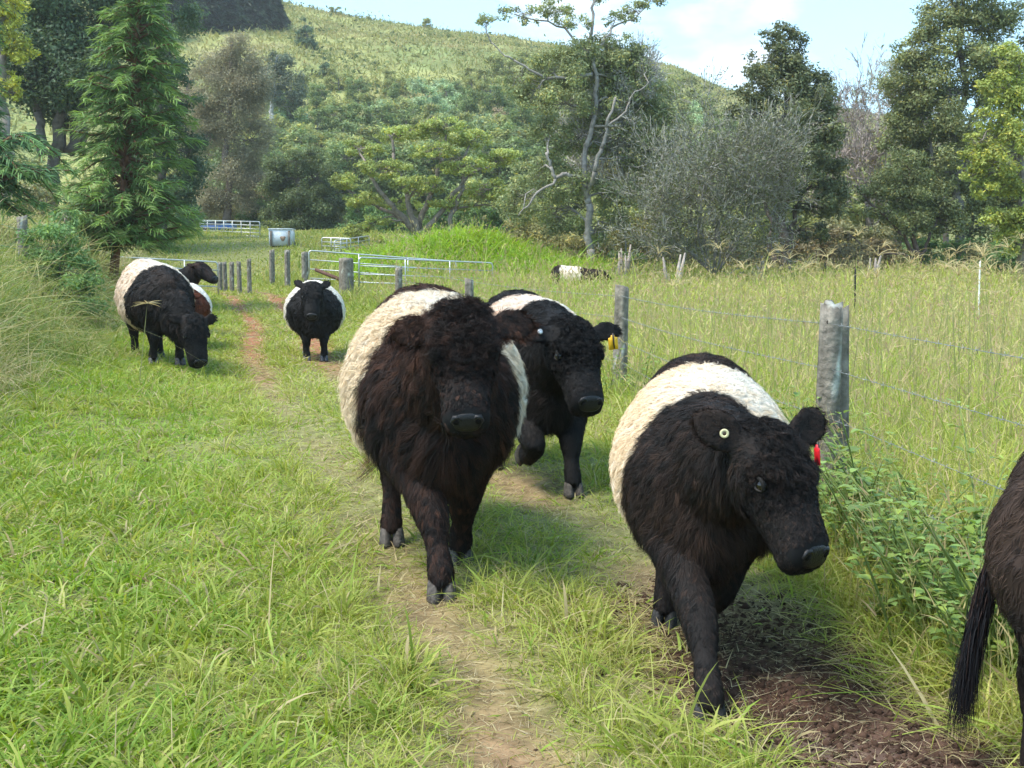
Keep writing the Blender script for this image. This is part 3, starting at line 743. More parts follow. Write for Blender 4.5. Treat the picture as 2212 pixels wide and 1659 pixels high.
# loose straw and clods on the bare wheel rut
def straw(n):
    X, Y = scatter(n * 6, 1.4, 8, lambda y: np.minimum(1, (3 / y)))
    k = rngG.random(len(X)) < (rut_r(X, Y, .34) * .8 + rut_l(X, Y, .3) * .7); X, Y = X[k][:n], Y[k][:n]; n = len(X)
    c = lerpcol([(.40, .31, .16), (.58, .50, .31), (.14, .085, .05)], rngG.random(n))
    return blades(X, Y, rngG.uniform(.02, .10, n), rngG.uniform(.0018, .0048, n), rngG.uniform(1.2, 1.5, n), rngG.uniform(0, .08, n), c, 2)
tag(obj('loose_straw', new_mesh('loose_straw', *(lambda p: (p[0], p[1], M_GRASS, p[2]))(straw(int(60000 * GQ))))), kind='stuff', label='dry straw lying in the wheel ruts', cat='straw')
def clods(n):
    X, Y = scatter(n * 6, 1.6, 5.2, lambda y: np.ones_like(y)); k = rngG.random(len(X)) < rut_r(X, Y, .30) * sstep(5.2, 4, Y); X, Y = X[k][:n], Y[k][:n]; n = len(X)
    s = rngG.gamma(2, .0026, n)[:, None, None] + .0015
    base = np.array([(1, 0, 0), (0, 1, 0), (-1, 0, 0), (0, -1, 0), (0, 0, .8), (0, 0, -.8)], float)
    V = base[None] * s * rngG.uniform(.6, 1.5, (n, 6, 3)); V += np.stack([X, Y, hz(X, Y)], -1)[:, None]
    F = np.array([(0, 1, 4), (1, 2, 4), (2, 3, 4), (3, 0, 4), (1, 0, 5), (2, 1, 5), (3, 2, 5), (0, 3, 5)])
    return V.reshape(-1, 3), [(np.arange(n)[:, None, None] * 6 + F).reshape(-1, 3)], np.repeat(np.array((.055, .032, .022)) * rngG.uniform(.6, 1.7, n)[:, None], 6, 0)
tag(obj('mud_crumbs', new_mesh('mud_crumbs', *(lambda p: (p[0], p[1], M_GROUND, p[2]))(clods(int(20000 * GQ))), smooth=False)), kind='stuff', label='dark trodden mud crumbs in the near wheel rut', cat='mud')
# the long ungrazed paddock beyond the fence
PADDOCK = [(.25, .36, .055), (.36, .43, .08), (.48, .48, .13), (.56, .50, .20)]
def tall(n, seed_part):
    X, Y = scatter(n, 3.0, 46, lambda y: np.minimum(1, (7 / y) ** 1.35), 1.25, 1.0)
    off = X - lx(FENCE, Y)
    k = (off > -.30 - .25 * sstep(9, 6, Y) + .25 * wob(X, Y, 1.3, 2.2)) & ((Y < 30) | (off > 2.0)); X, Y, off = X[k], Y[k], off[k]; n = len(X)
    pn = wob(X, Y, .55, 3.1) * .6 + wob(X, Y, 1.5, 6.1) * .4
    rise = sstep(-.45, .8, off)
    c = lerpcol(PADDOCK, np.clip(.42 + .42 * pn + rngG.normal(0, .25, n) + .12 * sstep(3, 9, off) - .25 * sstep(18, 30, Y) * sstep(6, 2, X), 0, 1))
    Wm = np.maximum(rngG.uniform(.0045, .0095, n), .0012 * Y * rngG.uniform(.7, 1.25, n))
    if not seed_part:
        L = rngG.gamma(9, 1 / 9, n) * (.24 + .36 * rise) * (1 + .25 * pn) * (1 + .25 * sstep(20, 34, Y))
        return blades(X, Y, L, Wm, np.abs(rngG.normal(.32, .27, n)), rngG.uniform(.2, 1.0, n), c, 4)
    L = rngG.gamma(12, 1 / 12, n) * (.45 + .38 * rise)
    c = lerpcol([(.27, .32, .09), (.38, .37, .13), (.46, .39, .18)], rngG.random(n))
    st = blades(X, Y, L, Wm * .5, np.abs(rngG.normal(.14, .12, n)), rngG.uniform(.05, .25, n), c, 3)
    V = st[0].reshape(n, 7, 3); tip = V[:, 6]; d = unit(V[:, 6] - V[:, 4])
    m = 3; P = np.repeat(tip, m, 0) - np.repeat(d, m, 0) * rngG.uniform(0, .12, n * m)[:, None]
    DD = unit(np.repeat(d, m, 0) + rngG.normal(0, .35, (n * m, 3)))
    cc = np.repeat(lerpcol([(.40, .35, .14), (.52, .43, .21), (.46, .32, .19)], rngG.random(n)), m, 0)
    V2, Q2, T2, _ = ribbons(P, DD, rngG.uniform(.05, .12, n * m), np.repeat(Wm * .8, m), unit(rngG.normal(0, 1, (n * m, 3))), np.broadcast_to((0, 0, -.2), (n * m, 3)), 2)
    return join([st, (V2, [Q2, T2], np.repeat(cc, 5, 0))])
tag(obj('paddock_grass', new_mesh('paddock_grass', *(lambda p: (p[0], p[1], M_GRASS, p[2]))(join([tall(int(330000 * GQ), False), tall(int(38000 * GQ), True)])))), kind='stuff', label='tall yellow-green seeding grass filling the paddock beyond the fence', cat='grass')
# rank grass on the left bank
def bank(n):
    X, Y = scatter(n, 5, 44, lambda y: np.minimum(1, (10 / y) ** 1.2), 1.3, 1.5)
    d = lx(BANK, Y) - X; k = d > -.5 + .5 * wob(X, Y, .9, 1.7); X, Y, d = X[k], Y[k], d[k]; n = len(X)
    pn = wob(X, Y, .6, 7.0)
    c = lerpcol([(.15, .23, .05), (.28, .31, .09), (.44, .40, .18), (.56, .46, .28)], np.clip(.35 + .3 * pn + rngG.normal(0, .28, n) + .1 * sstep(20, 28, Y), 0, 1))
    L = rngG.gamma(7, 1 / 7, n) * (.36 + .85 * sstep(-.4, .9, d)) * (1 + .2 * pn)
    W = np.maximum(rngG.uniform(.004, .009, n), .0010 * Y * rngG.uniform(.7, 1.2, n))
    return blades(X, Y, L, W, np.abs(rngG.normal(.35, .3, n)), rngG.uniform(.3, 1.1, n), c, 5)
tag(obj('bank_grass', new_mesh('bank_grass', *(lambda p: (p[0], p[1], M_GRASS, p[2]))(join([bank(int(190000 * GQ))])))), kind='stuff', label='long arching half dry grass on the left bank', cat='grass')
# rough pasture between the yards, and the lush heap behind the gates
def rough(n):
    X, Y = scatter(n, 24, 90, lambda y: np.minimum(1, (30 / y) ** 1.3), 1.2, 2)
    k = (X < lx(FENCE, Y) + 3) & (X > lx(BANK, Y) - 3); tr = rut_l(X, Y, .5) + rut_r(X, Y, .5); k &= rngG.random(n) > tr * .95 * (Y < 44)
    X, Y = X[k], Y[k]; n = len(X); pn = wob(X, Y, .35, 4.0) * .6 + wob(X, Y, .9, 1.0) * .4
    c = lerpcol([(.16, .24, .045), (.28, .33, .07), (.38, .37, .11), (.46, .38, .16)], np.clip(.42 + .3 * pn + rngG.normal(0, .2, n), 0, 1))
    L = rngG.gamma(7, 1 / 7, n) * (.32 + .12 * pn); tk = np.minimum(np.abs(X - lx(TRACK_L, Y)), np.abs(X - lx(TRACK_R, Y))); L *= (.35 + .65 * sstep(.6, 2.4, tk)) * (1 + .35 * sstep(44, 38, Y))
    return blades(X, Y, L, .00105 * Y * rngG.uniform(.7, 1.3, n), np.abs(rngG.normal(.35, .3, n)), rngG.uniform(.1, .7, n), c, 3)
def lush(n):
    X = rngG.normal(-1.7, 2.6, n); Y = rngG.normal(42.3, 2.0, n); X2 = rngG.normal(2.4, 2.6, n // 2); Y2 = rngG.normal(40, 2.0, n // 2)
    X = np.concatenate([X, X2]); Y = np.concatenate([Y, Y2]); n = len(X); k = (Y < 47) & (Y > 38.8) & (X > lx(FENCE, Y) + 1.0); X, Y = X[k], Y[k]; n = len(X); pn = wob(X, Y, 1.1, 2.0)
    c = lerpcol([(.19, .34, .03), (.29, .45, .05), (.38, .48, .08)], np.clip(.45 + .3 * pn + rngG.normal(0, .2, n), 0, 1))
    return blades(X, Y, rngG.gamma(8, 1 / 8, n) * (.75 + .2 * pn), rngG.uniform(.03, .06, n), np.abs(rngG.normal(.25, .25, n)), rngG.uniform(.3, 1.1, n), c, 5)
tag(obj('rough_pasture', new_mesh('rough_pasture', *(lambda p: (p[0], p[1], M_GRASS, p[2]))(join([rough(int(130000 * GQ))])))), kind='stuff', label='rough tussocky grass around the gates and yards', cat='grass')
tag(obj('lush_grass', new_mesh('lush_grass', *(lambda p: (p[0], p[1], M_GRASS, p[2]))(join([lush(int(26000 * GQ))])))), kind='stuff', label='bright green rank grass heaped behind the open gates', cat='grass')
# feathery finger-like seed heads standing above the paddock
def fingers():
    spots = [(1520, 545, 9), (1462, 560, 10), (1570, 548, 9.5), (1660, 575, 8.5), (1810, 550, 9), (1770, 575, 8), (1850, 570, 7.5), (1890, 590, 8), (1960, 560, 8.5), (2035, 560, 8), (2070, 555, 9), (2110, 575, 7.5), (2180, 590, 8), (1990, 590, 9), (1730, 590, 10), (1420, 590, 11), (1905, 610, 7), (2150, 600, 9.5), (1840, 535, 10), (2000, 545, 10), (2205, 560, 9), (1690, 560, 11), (1760, 545, 11), (2085, 600, 7)]
    parts = []
    for px, py, Y in spots:
        for k in range(rngG.integers(1, 4)):
            p = at(px + rngG.normal(0, 34), py + rngG.normal(0, 20) + 2, Y + rngG.normal(0, .5)); x0 = p[0] + rngG.normal(0, .12); g = np.array((x0, p[1] + rngG.normal(0, .1), float(hz(x0, p[1]))))
            q = np.linspace(0, 1, 6)[:, None]; st = g * (1 - q) + p * q; st[:, 0] += (np.sin(q * 3.1) * .04 * rngG.normal())[:, 0]
            d = st[-1] - st[0]; n = rngG.integers(7, 12)
            V, Q, T, _ = ribbons(st[:1], unit(d[None]), np.array([np.linalg.norm(d)]), np.array([.007]), np.array([[1.0, 0, 0]]), np.zeros((1, 3)), 4)
            parts.append((V, [Q, T], np.broadcast_to(np.array((.28, .29, .11)), (len(V), 3))))
            a = rngG.random(n) * 6.28; D = unit(np.stack([np.cos(a) * .8, np.sin(a) * .8, rngG.uniform(.35, 1.7, n)], -1))
            V, Q, T, _ = ribbons(np.repeat(p[None], n, 0), D, rngG.uniform(.15, .29, n), np.full(n, .0050), unit(np.cross(D, rngG.normal(0, 1, (n, 3)))), np.broadcast_to((0, 0, -.62), (n, 3)), 5, prof=lambda t: 1 - .3 * t)
            parts.append((V, [Q, T], np.repeat(lerpcol([(.48, .37, .17), (.60, .50, .27)], rngG.random(n)), 11, 0)))
    # one lone stalk in front of the grazing cow
    p = at(318, 655, 12.6); g = np.array((p[0] - .12, p[1], float(hz(p[0], p[1])))); d = p - g
    V, Q, T, _ = ribbons(g[None], unit(d[None]), np.array([np.linalg.norm(d)]), np.array([.012]), np.array([[1.0, 0, 0]]), np.zeros((1, 3)), 4); parts.append((V, [Q, T], np.broadcast_to(np.array((.3, .3, .13)), (len(V), 3))))
    a = rngG.random(16) * 6.28; D = unit(np.stack([np.cos(a), np.sin(a), rngG.uniform(-.1, .5, 16)], -1))
    V, Q, T, _ = ribbons(np.repeat(p[None], 16, 0), D, rngG.uniform(.12, .2, 16), np.full(16, .012), unit(np.cross(D, rngG.normal(0, 1, (16, 3)))), np.broadcast_to((0, 0, -.25), (16, 3)), 4); parts.append((V, [Q, T], np.repeat(lerpcol([(.34, .27, .13), (.46, .38, .2)], rngG.random(16)), 9, 0)))
    return join(parts)
tag(obj('seed_heads', new_mesh('seed_heads', *(lambda p: (p[0], p[1], M_GRASS, p[2]))(fingers()))), kind='stuff', label='straw coloured finger-like grass seed heads above the paddock', cat='grass')
# ------------------------------------------------------------------ trees
rngT = np.random.default_rng(2024)
TQ = 0.5 if 'q' in DEV else 1.0
def leaf_quads(P, N, size, aspect=.45):
    """one folded diamond per leaf: P (n,3) places, N (n,3) facing"""
    n = len(P); u = unit(np.cross(N, rngT.normal(0, 1, (n, 3)))); v = np.cross(N, u); s = size[:, None]
    V = np.stack([P - u * s * .5, P + v * s * aspect * .5 - N * s * .08, P + u * s * .5, P - v * s * aspect * .5 - N * s * .08], 1).reshape(-1, 3)
    return V, (np.arange(n)[:, None] * 4 + np.array([0, 1, 2, 3]))
def limb(mb, p0, p1, r0, r1, wig, m=6, col=(.2, .17, .14), n=7, sag=0.0):
    t = np.linspace(0, 1, n)[:, None]; L = np.linalg.norm(p1 - p0)
    w = np.cumsum(rngT.normal(0, 1, (n, 3)), 0); w = w - w[0] * (1 - t) - w[-1] * t
    pts = p0 * (1 - t) + p1 * t + w * wig * L / n + np.array((0, 0, 1.0)) * (np.sin(t * math.pi) * sag * L)
    mb.tube(pts, r0 + (r1 - r0) * t[:, 0] ** .8, m, col)
    return pts
def px_point(px, py, Y, root):
    return at(px, py, Y) - root
def tree(name, label, base, Y, blobs, trunk, r0, leafcol, leaf=.16, bark=(.2, .17, .14), dens=1.0, depth=.9, tw=1.0, group=None, cat='tree', shell=.55, yellow=0.12, open_=.32, wig=.5, extra_limbs=(), flat_=1.0, sub=1.0, leaf_up=.5):
    """base: picture x of the foot; blobs: (px, py, rx, ry, depth offset) leaf masses; trunk: [(px, py, dY)] way points"""
    g = gpt(base, 0, Y); root = empty(name, g); tag(root, label, cat, group)
    k = Y / FPX
    mb = MB()
    way = [np.zeros(3) - np.array((0, 0, .3))] + [px_point(x, y, Y + d, g) for x, y, d in trunk]
    nodes = []
    for i in range(len(way) - 1):
        a, b = i / (len(way) - 1), (i + 1) / (len(way) - 1)
        pts = limb(mb, way[i], way[i + 1], r0 * (1 - .72 * a), r0 * (1 - .72 * b), .25, 9, bark, 8); nodes += [(p, r0 * (1 - .72 * (a + (b - a) * q / 7))) for q, p in enumerate(pts) if i > 0 or q > 3]
    for pl, ra, rb in extra_limbs:
        pp = [px_point(x, y, Y + d, g) for x, y, d in pl]
        for i in range(len(pp) - 1):
            a, b = i / (len(pp) - 1), (i + 1) / (len(pp) - 1)
            pts = limb(mb, pp[i], pp[i + 1], ra + (rb - ra) * a, ra + (rb - ra) * b, .3, 7, bark, 6); nodes += [(p, ra * .7) for p in pts[2:]]
    NP = np.array([n[0] for n in nodes]); NRr = np.array([n[1] for n in nodes])
    LV, LF, LC, n0 = [], [], [], 0
    for bx, by, rx, ry, dY in blobs:
        c = px_point(bx, by, Y + dY, g); rad = np.array((rx * k, max(rx, ry) * k * depth, ry * k))
        dist = np.linalg.norm((NP - c) * np.array((1, 1, 1.0)), axis=1) + .9 * np.maximum(NP[:, 2] - c[2], 0); j = int(np.argmin(dist + rngT.random(len(NP)) * .3))
        rl = min(NRr[j] * .65, .03 + .028 * rad.max())
        stem = limb(mb, NP[j], c, rl, rl * .35, wig, 5, bark, 7, .06)
        ns = max(5, int(rngT.uniform(.9, 1.1) * sub * 15 * (1 if rx > 45 else .7)))
        d = unit(rngT.normal(0, 1, (ns, 3))); d[:, 2] *= flat_; rr = rngT.random(ns) ** (1 / 3) * (1 - shell * .3) + shell * .3
        sc = c + d * rr[:, None] * rad * .86; srad = rngT.uniform(.32, .52, ns) * rad.min() * 1.15
        for q in range(ns):
            jj = rngT.integers(2, 7); limb(mb, stem[jj], sc[q], rl * .35, rl * .10 + .003, .7, 3, bark, 5)
            A = (srad[q] / k) ** 2 * 3.1 * .215; nl = int(max(12, dens * TQ * 3.6 * A / max(.5, (leaf * .66 / k * .463) ** 2 * .45)))
            dd = unit(rngT.normal(0, 1, (nl, 3))); r_ = srad[q] * (rngT.random(nl) ** .5) * rngT.uniform(.7, 1.25, nl)
            P = sc[q] + dd * r_[:, None] * np.array((1.15, 1.15, .8 * flat_))
            N = unit(dd * .6 + np.array((0, 0, leaf_up)) + rngT.normal(0, .55, (nl, 3)))
            V, F = leaf_quads(P, N, leaf * .66 * rngT.uniform(.6, 1.3, nl) * (1.0 if TQ == 1 else 1.3))
            tone = rngT.normal(0, .18)
            cc = np.array(leafcol)[None] * 2.4 * (1 + tone + rngT.normal(0, .12, nl))[:, None].clip(.4, 1.8)
            ye = rngT.random(nl) < .7 * yellow * (1 + 2 * max(tone, 0)); cc[ye] = cc[ye] * np.array((1.6, 1.3, .9))
            LV.append(V); LF.append(F + n0); LC.append(np.repeat(cc, 4, 0)); n0 += len(V)
    obj('trunk', mb.mesh(name + '_trunk', M_BARK), root)
    if LV: obj('crown', new_mesh(name + '_crown', np.concatenate(LV), [np.concatenate(LF)], M_LEAF, np.concatenate(LC), False), root)
    return root
def branching(mb, p, d, L, r, lev, col, up=.05, spread=.55, kids=(2, 4), twigs=None, wig=.25):
    n = 5; t = np.linspace(0, 1, n)[:, None]; pts = [p]
    dd = d.copy()
    for i in range(n - 1):
        dd = unit(dd + rngT.normal(0, wig, 3) * .5 + np.array((0, 0, up))); pts.append(pts[-1] + dd * L / (n - 1))
    pts = np.array(pts); r1 = r * .62
    if lev <= 1 and twigs is not None:
        twigs.append((pts, r))
    else:
        mb.tube(pts, np.linspace(r, r1, n), 5 if lev > 3 else 3, col)
    if lev <= 0: return
    for k in range(rngT.integers(kids[0], kids[1] + 1)):
        j = rngT.integers(2, n); q = unit(dd + rngT.normal(0, spread, 3))
        branching(mb, pts[j], q, L * rngT.uniform(.55, .85), r1 * rngT.uniform(.55, .8), lev - 1, col, up, spread, kids, twigs, wig)
    branching(mb, pts[-1], unit(dd + rngT.normal(0, spread * .4, 3)), L * .78, r1 * .85, lev - 1, col, up, spread, kids, twigs, wig)
def twig_mesh(twigs, w, name, mat, cols):
    V, F, C = [], [], []; n0 = 0
    P = np.concatenate([t[0][:-1] for t in twigs]); E = np.concatenate([t[0][1:] for t in twigs]); n = len(P); D = E - P
    sd = unit(np.cross(D, rngT.normal(0, 1, (n, 3)))) * w
    V = np.stack([P - sd, P + sd, E + sd * .7, E - sd * .7], 1).reshape(-1, 3)
    return V, np.arange(n)[:, None] * 4 + np.arange(4), np.repeat(lerpcol(cols, rngT.random(n)), 4, 0)
def bare_tree(name, label, base, Y, stems, lev, col, tw, tcols, group=None, cat='tree', leaf=None, up=.05, spread=.55, kids=(2, 4), r=.05, wig=.3, foot=(0, 0)):
    """stems: (px0, py0, px1, py1, dY) main stems, each ending in a fine net of twigs"""
    g = gpt(base, 0, Y); root = empty(name, g); tag(root, label, cat, group); mb = MB(); tw_ = []
    for x0, y0, x1, y1, dY in stems:
        a, b = px_point(x0, y0, Y, g), px_point(x1, y1, Y + dY, g); L = np.linalg.norm(b - a)
        branching(mb, a, unit(b - a), L * .5, r * rngT.uniform(.7, 1.2), lev, col, up, spread, kids, tw_, wig)
    V, F, C = twig_mesh(tw_, tw, name, None, tcols)
    mb.add(V, F, None, C)
    obj('trunk', mb.mesh(name + '_trunk', M_BARK, True), root)
    if leaf:
        lc, ls, m = leaf; E = np.concatenate([t[0][1:] for t in tw_]); E = E[rngT.integers(0, len(E), int(m * TQ))]
        P = E + rngT.normal(0, .12, E.shape); V, F = leaf_quads(P, unit(rngT.normal(0, 1, P.shape) + (0, 0, .4)), ls * rngT.uniform(.6, 1.3, len(P)))
        obj('crown', new_mesh(name + '_crown', V, [F], M_LEAF, np.repeat(np.array(lc) * rngT.uniform(.6, 1.5, len(P))[:, None], 4, 0), False), root)
    return root
def conifer(name, label, base, Y, path, prof, r0, col, tipc, levels, dens=1.0, fr=.34, group=None, bark=(.17, .09, .055), nb=6, droop=.35, width=.02):
    """path: trunk way points in the picture; prof: (height share, branch length m)"""
    g = gpt(base, 0, Y); root = empty(name, g); tag(root, label, 'tree', group); mb = MB()
    way = np.array([np.array((0, 0, -.3))] + [px_point(x, y, Y + d, g) for x, y, d in path])
    q = np.linspace(0, len(way) - 1, 30); W = np.array([np.interp(q, range(len(way)), way[:, i]) for i in range(3)]).T
    for _ in range(3): W[1:-1] = (W[:-2] + 2 * W[1:-1] + W[2:]) / 4
    mb.tube(W, np.linspace(r0, .02, 30), 9, bark)
    RP, RD, RL, RW, RC = [], [], [], [], []; prof = np.array(prof)
    for lv in range(levels):
        h = prof[0, 0] + (1 - prof[0, 0]) * ((lv + rngT.uniform(-.3, .3)) / (levels - 1)); h = min(max(h, prof[0, 0]), .995)
        p0 = np.array([np.interp(h * 29, range(30), W[:, i]) for i in range(3)]); a0 = rngT.random() * 6.28
        for b in range(nb):
            L = np.interp(h, prof[:, 0], prof[:, 1]) * rngT.uniform(.68, 1.18); az = a0 + b * 6.28 / nb + rngT.normal(0, .25)
            hd = np.array((math.cos(az), math.sin(az), 0)); m = max(6, int(L / .11)); t = np.linspace(.06, 1, m)
            pts = p0 + hd * (L * t)[:, None] + np.array((0, 0, 1.0)) * (L * (.42 * t * (1 - h * .3) - droop * t ** 2 + .10 * np.sin(t * 5 + b)))[:, None] * 1.0 + np.cumsum(rngT.normal(0, .012, (m, 3)), 0)
            mb.tube(np.concatenate([[p0], pts])[:: max(1, m // 6)], np.linspace(.03 + .012 * L, .006, len(np.concatenate([[p0], pts])[:: max(1, m // 6)])), 4, bark)
            k = max(2, int(5 * dens * TQ)); sdv = np.array((-hd[1], hd[0], 0)); tone = rngT.normal(0, .13)
            for i in range(m):
                if t[i] < .22 and rngT.random() < .6: continue
                n = k * 2; sgn = np.where(np.arange(n) % 2 == 0, 1, -1)[:, None]
                dv = unit(hd * rngT.uniform(.5, 1.1, (n, 1)) + sdv * sgn * rngT.uniform(.3, 1.0, (n, 1)) + np.array((0, 0, 1.0)) * rngT.uniform(-.55, .45, (n, 1)))
                ll = fr * rngT.uniform(.6, 1.25, n) * (1.15 - .45 * t[i]); RP.append(pts[i] + rngT.normal(0, .03, (n, 3))); RD.append(dv); RL.append(ll); RW.append(np.full(n, width) * rngT.uniform(.7, 1.4, n))
                tipw = np.clip(sstep(.55, 1, t[i]) * rngT.uniform(.3, 1.3, n), 0, 1)
                RC.append((np.array(col) * (1 - tipw[:, None]) + np.array(tipc) * tipw[:, None]) * (1 + tone + rngT.normal(0, .16, n))[:, None].clip(.5, 1.7))
    P, D, L, Wd, C = map(np.concatenate, (RP, RD, RL, RW, RC)); n = len(P)
    V, Q, T, _ = ribbons(P, D, L, Wd, unit(np.cross(D, np.array((0, 0, 1.0)) + rngT.normal(0, .6, (n, 3)))), np.broadcast_to((0, 0, -.32), (n, 3)), 3, prof=lambda t: 1 - .35 * t)
    obj('trunk', mb.mesh(name + '_trunk', M_BARK), root)
    obj('crown', new_mesh(name + '_crown', V, [Q, T], M_LEAF, np.repeat(C, 7, 0), False), root)
    return root
def copy_thing(o, loc, rz=0.0, s=1.0, label=None):
    c = o.copy(); COL.objects.link(c); c.location = loc; c.rotation_euler = (0, 0, rz); c.scale = s if isinstance(s, tuple) else (s, s, s)
    if label: c['label'] = label
    for ch in o.children:
        d = ch.copy(); COL.objects.link(d); d.parent = c
    return c

# ---- left: the bright conifer by the left gate, its neighbour's low branches, the dark stand behind
conifer('conifer_tree', 'bright green feathery conifer leaning beside the left gate', 243, 28, [(250, 540, 0), (262, 470, 0), (275, 300, .2), (292, 120, .3), (305, -60, .4)], [(.235, 1.4), (.28, 1.75), (.36, 1.8), (.45, 1.55), (.62, 1.55), (.80, 1.15), (.92, .75), (1, .12)], .13, (.11, .19, .06), (.23, .34, .085), 30, 1.0, .36, droop=.42, nb=7, width=.024)
conifer('conifer_tree', 'conifer at the left edge showing only its drooping lower branches', -55, 23, [(-50, 380, 0), (-45, 200, 0), (-40, -200, 0)], [(.24, 1.1), (.34, 1.95), (.44, 1.9), (.5, .6), (.56, .3), (1, .2)], .12, (.10, .19, .08), (.20, .32, .10), 20, 1.1, .36, droop=.5, nb=8, width=.026)
dk = (.030, .048, .022)
tree('dark_tree', 'tall dark evergreen with several bare trunks behind the conifers', 120, 50, [(150, 130, 110, 90, 0), (60, 60, 100, 80, 1), (210, 40, 110, 90, 1), (110, 215, 90, 55, 0), (290, 20, 80, 100, 2), (40, 160, 70, 90, 0), (200, 160, 80, 70, -1), (160, -30, 120, 80, 0), (330, 120, 60, 120, 2), (20, -20, 90, 80, 0)],
     [(118, 330, 0), (125, 200, 0), (140, 0, 0)], .34, dk, .30, (.10, .085, .07), 1.1, extra_limbs=[([(150, 330, .5), (160, 200, .5), (200, 80, 1)], .26, .12), ([(95, 335, -.5), (80, 240, -.5), (60, 100, 0)], .24, .1), ([(170, 330, 1), (185, 200, 1), (230, 60, 1)], .2, .1), ([(135, 330, 1), (140, 220, 1)], .2, .12)])
tree('dark_tree', 'dark evergreen filling the gap right of the bright conifer', 355, 58, [(380, 40, 50, 80, 0), (350, 150, 60, 70, 0), (390, 210, 40, 60, 0), (330, 270, 60, 60, 0), (400, 330, 50, 70, 0), (380, 420, 55, 60, 0), (300, 360, 60, 60, 0)], [(352, 400, 0), (350, 200, 0), (360, 20, 0)], .3, (.032, .052, .024), .28, (.12, .10, .085))
tree('yellow_green_tree', 'sparse tree with yellow-green leaf sprays at the top left corner', 8, 40, [(20, 60, 45, 50, 0), (45, 110, 40, 35, 0), (10, 175, 35, 25, 0), (30, 200, 25, 20, 0), (0, 0, 60, 40, 0)], [(10, 250, 0), (8, 120, 0), (15, -20, 0)], .25, (.16, .17, .03), .22, (.20, .17, .14), .8, open_=.5)
# ---- middle distance
tree('grey_pine', 'thin grey-brown she-oak standing behind the left cattle yards', 492, 78, [(500, 110, 55, 40, 0), (470, 165, 65, 50, 0), (540, 175, 55, 50, 0), (495, 240, 80, 55, 0), (450, 300, 60, 60, 0), (545, 300, 60, 60, 0), (500, 370, 75, 50, 0), (455, 420, 55, 45, 0), (550, 420, 55, 50, 0), (520, 200, 60, 60, 0), (430, 230, 40, 50, 0)],
     [(492, 440, 0), (492, 300, 0), (500, 150, 0), (502, 90, 0)], .32, (.115, .105, .062), .20, (.19, .15, .125), .55, yellow=.05, sub=1.3)
tree('slender_tree', 'tall dark tree with a slim white trunk at the foot of the hill', 590, 112, [(605, 130, 40, 32, 0), (580, 165, 42, 32, 0), (630, 180, 38, 40, 0), (600, 205, 45, 25, 0), (640, 230, 28, 40, 2), (560, 200, 30, 35, 1)], [(588, 270, 0), (591, 200, 0), (600, 120, 0)], .34, (.065, .078, .050), .36, (.42, .40, .36))
tree('round_tree', 'dense dark green tree in front of the woods beside the white water tank', 650, 76, [(640, 345, 60, 35, 0), (600, 380, 50, 40, 0), (690, 385, 50, 40, 0), (640, 420, 75, 45, 0), (600, 470, 45, 45, 0), (680, 465, 55, 50, 0), (640, 500, 60, 35, -1), (715, 430, 40, 60, 1), (720, 500, 50, 40, 1)], [(645, 480, 0), (645, 400, 0), (640, 350, 0)], .3, (.048, .062, .024), .24, (.14, .12, .10), 1.1)
tree('umbrella_tree', 'wide spreading yellow-green tree with many splayed grey stems', 905, 54, [(860, 285, 75, 28, 0), (780, 320, 55, 26, 0), (960, 275, 60, 26, 0), (1020, 300, 50, 26, .5), (930, 325, 70, 26, -1), (830, 365, 60, 28, -1), (745, 390, 45, 26, 0), (1000, 360, 75, 26, -.5), (1080, 340, 50, 30, 1), (905, 400, 70, 26, -1), (780, 430, 55, 25, -.5), (1060, 410, 60, 28, 0), (810, 480, 45, 22, -.5), (980, 440, 60, 25, .5), (770, 500, 32, 22, 0), (1100, 440, 40, 30, 1), (860, 440, 60, 22, 1)],
     [(902, 500, 0), (898, 470, 0)], .26, (.135, .16, .045), .21, (.24, .20, .165), 1.1, flat_=.75, yellow=.15, wig=.25, extra_limbs=[([(895, 500, 0), (850, 445, -.5), (800, 380, -.5), (775, 330, 0)], .16, .05), ([(898, 495, 0), (880, 420, 0), (850, 330, 0), (840, 290, 0)], .15, .05), ([(905, 500, .3), (930, 420, .3), (960, 340, .3), (965, 285, 0)], .15, .05), ([(908, 505, 0), (960, 450, 0), (1010, 380, 0), (1070, 350, .6)], .15, .05), ([(960, 530, 0), (985, 450, 0), (1000, 400, 0), (1015, 310, .5)], .13, .05), ([(895, 490, .5), (820, 450, .5), (750, 410, .3)], .12, .04)], sub=1.3)
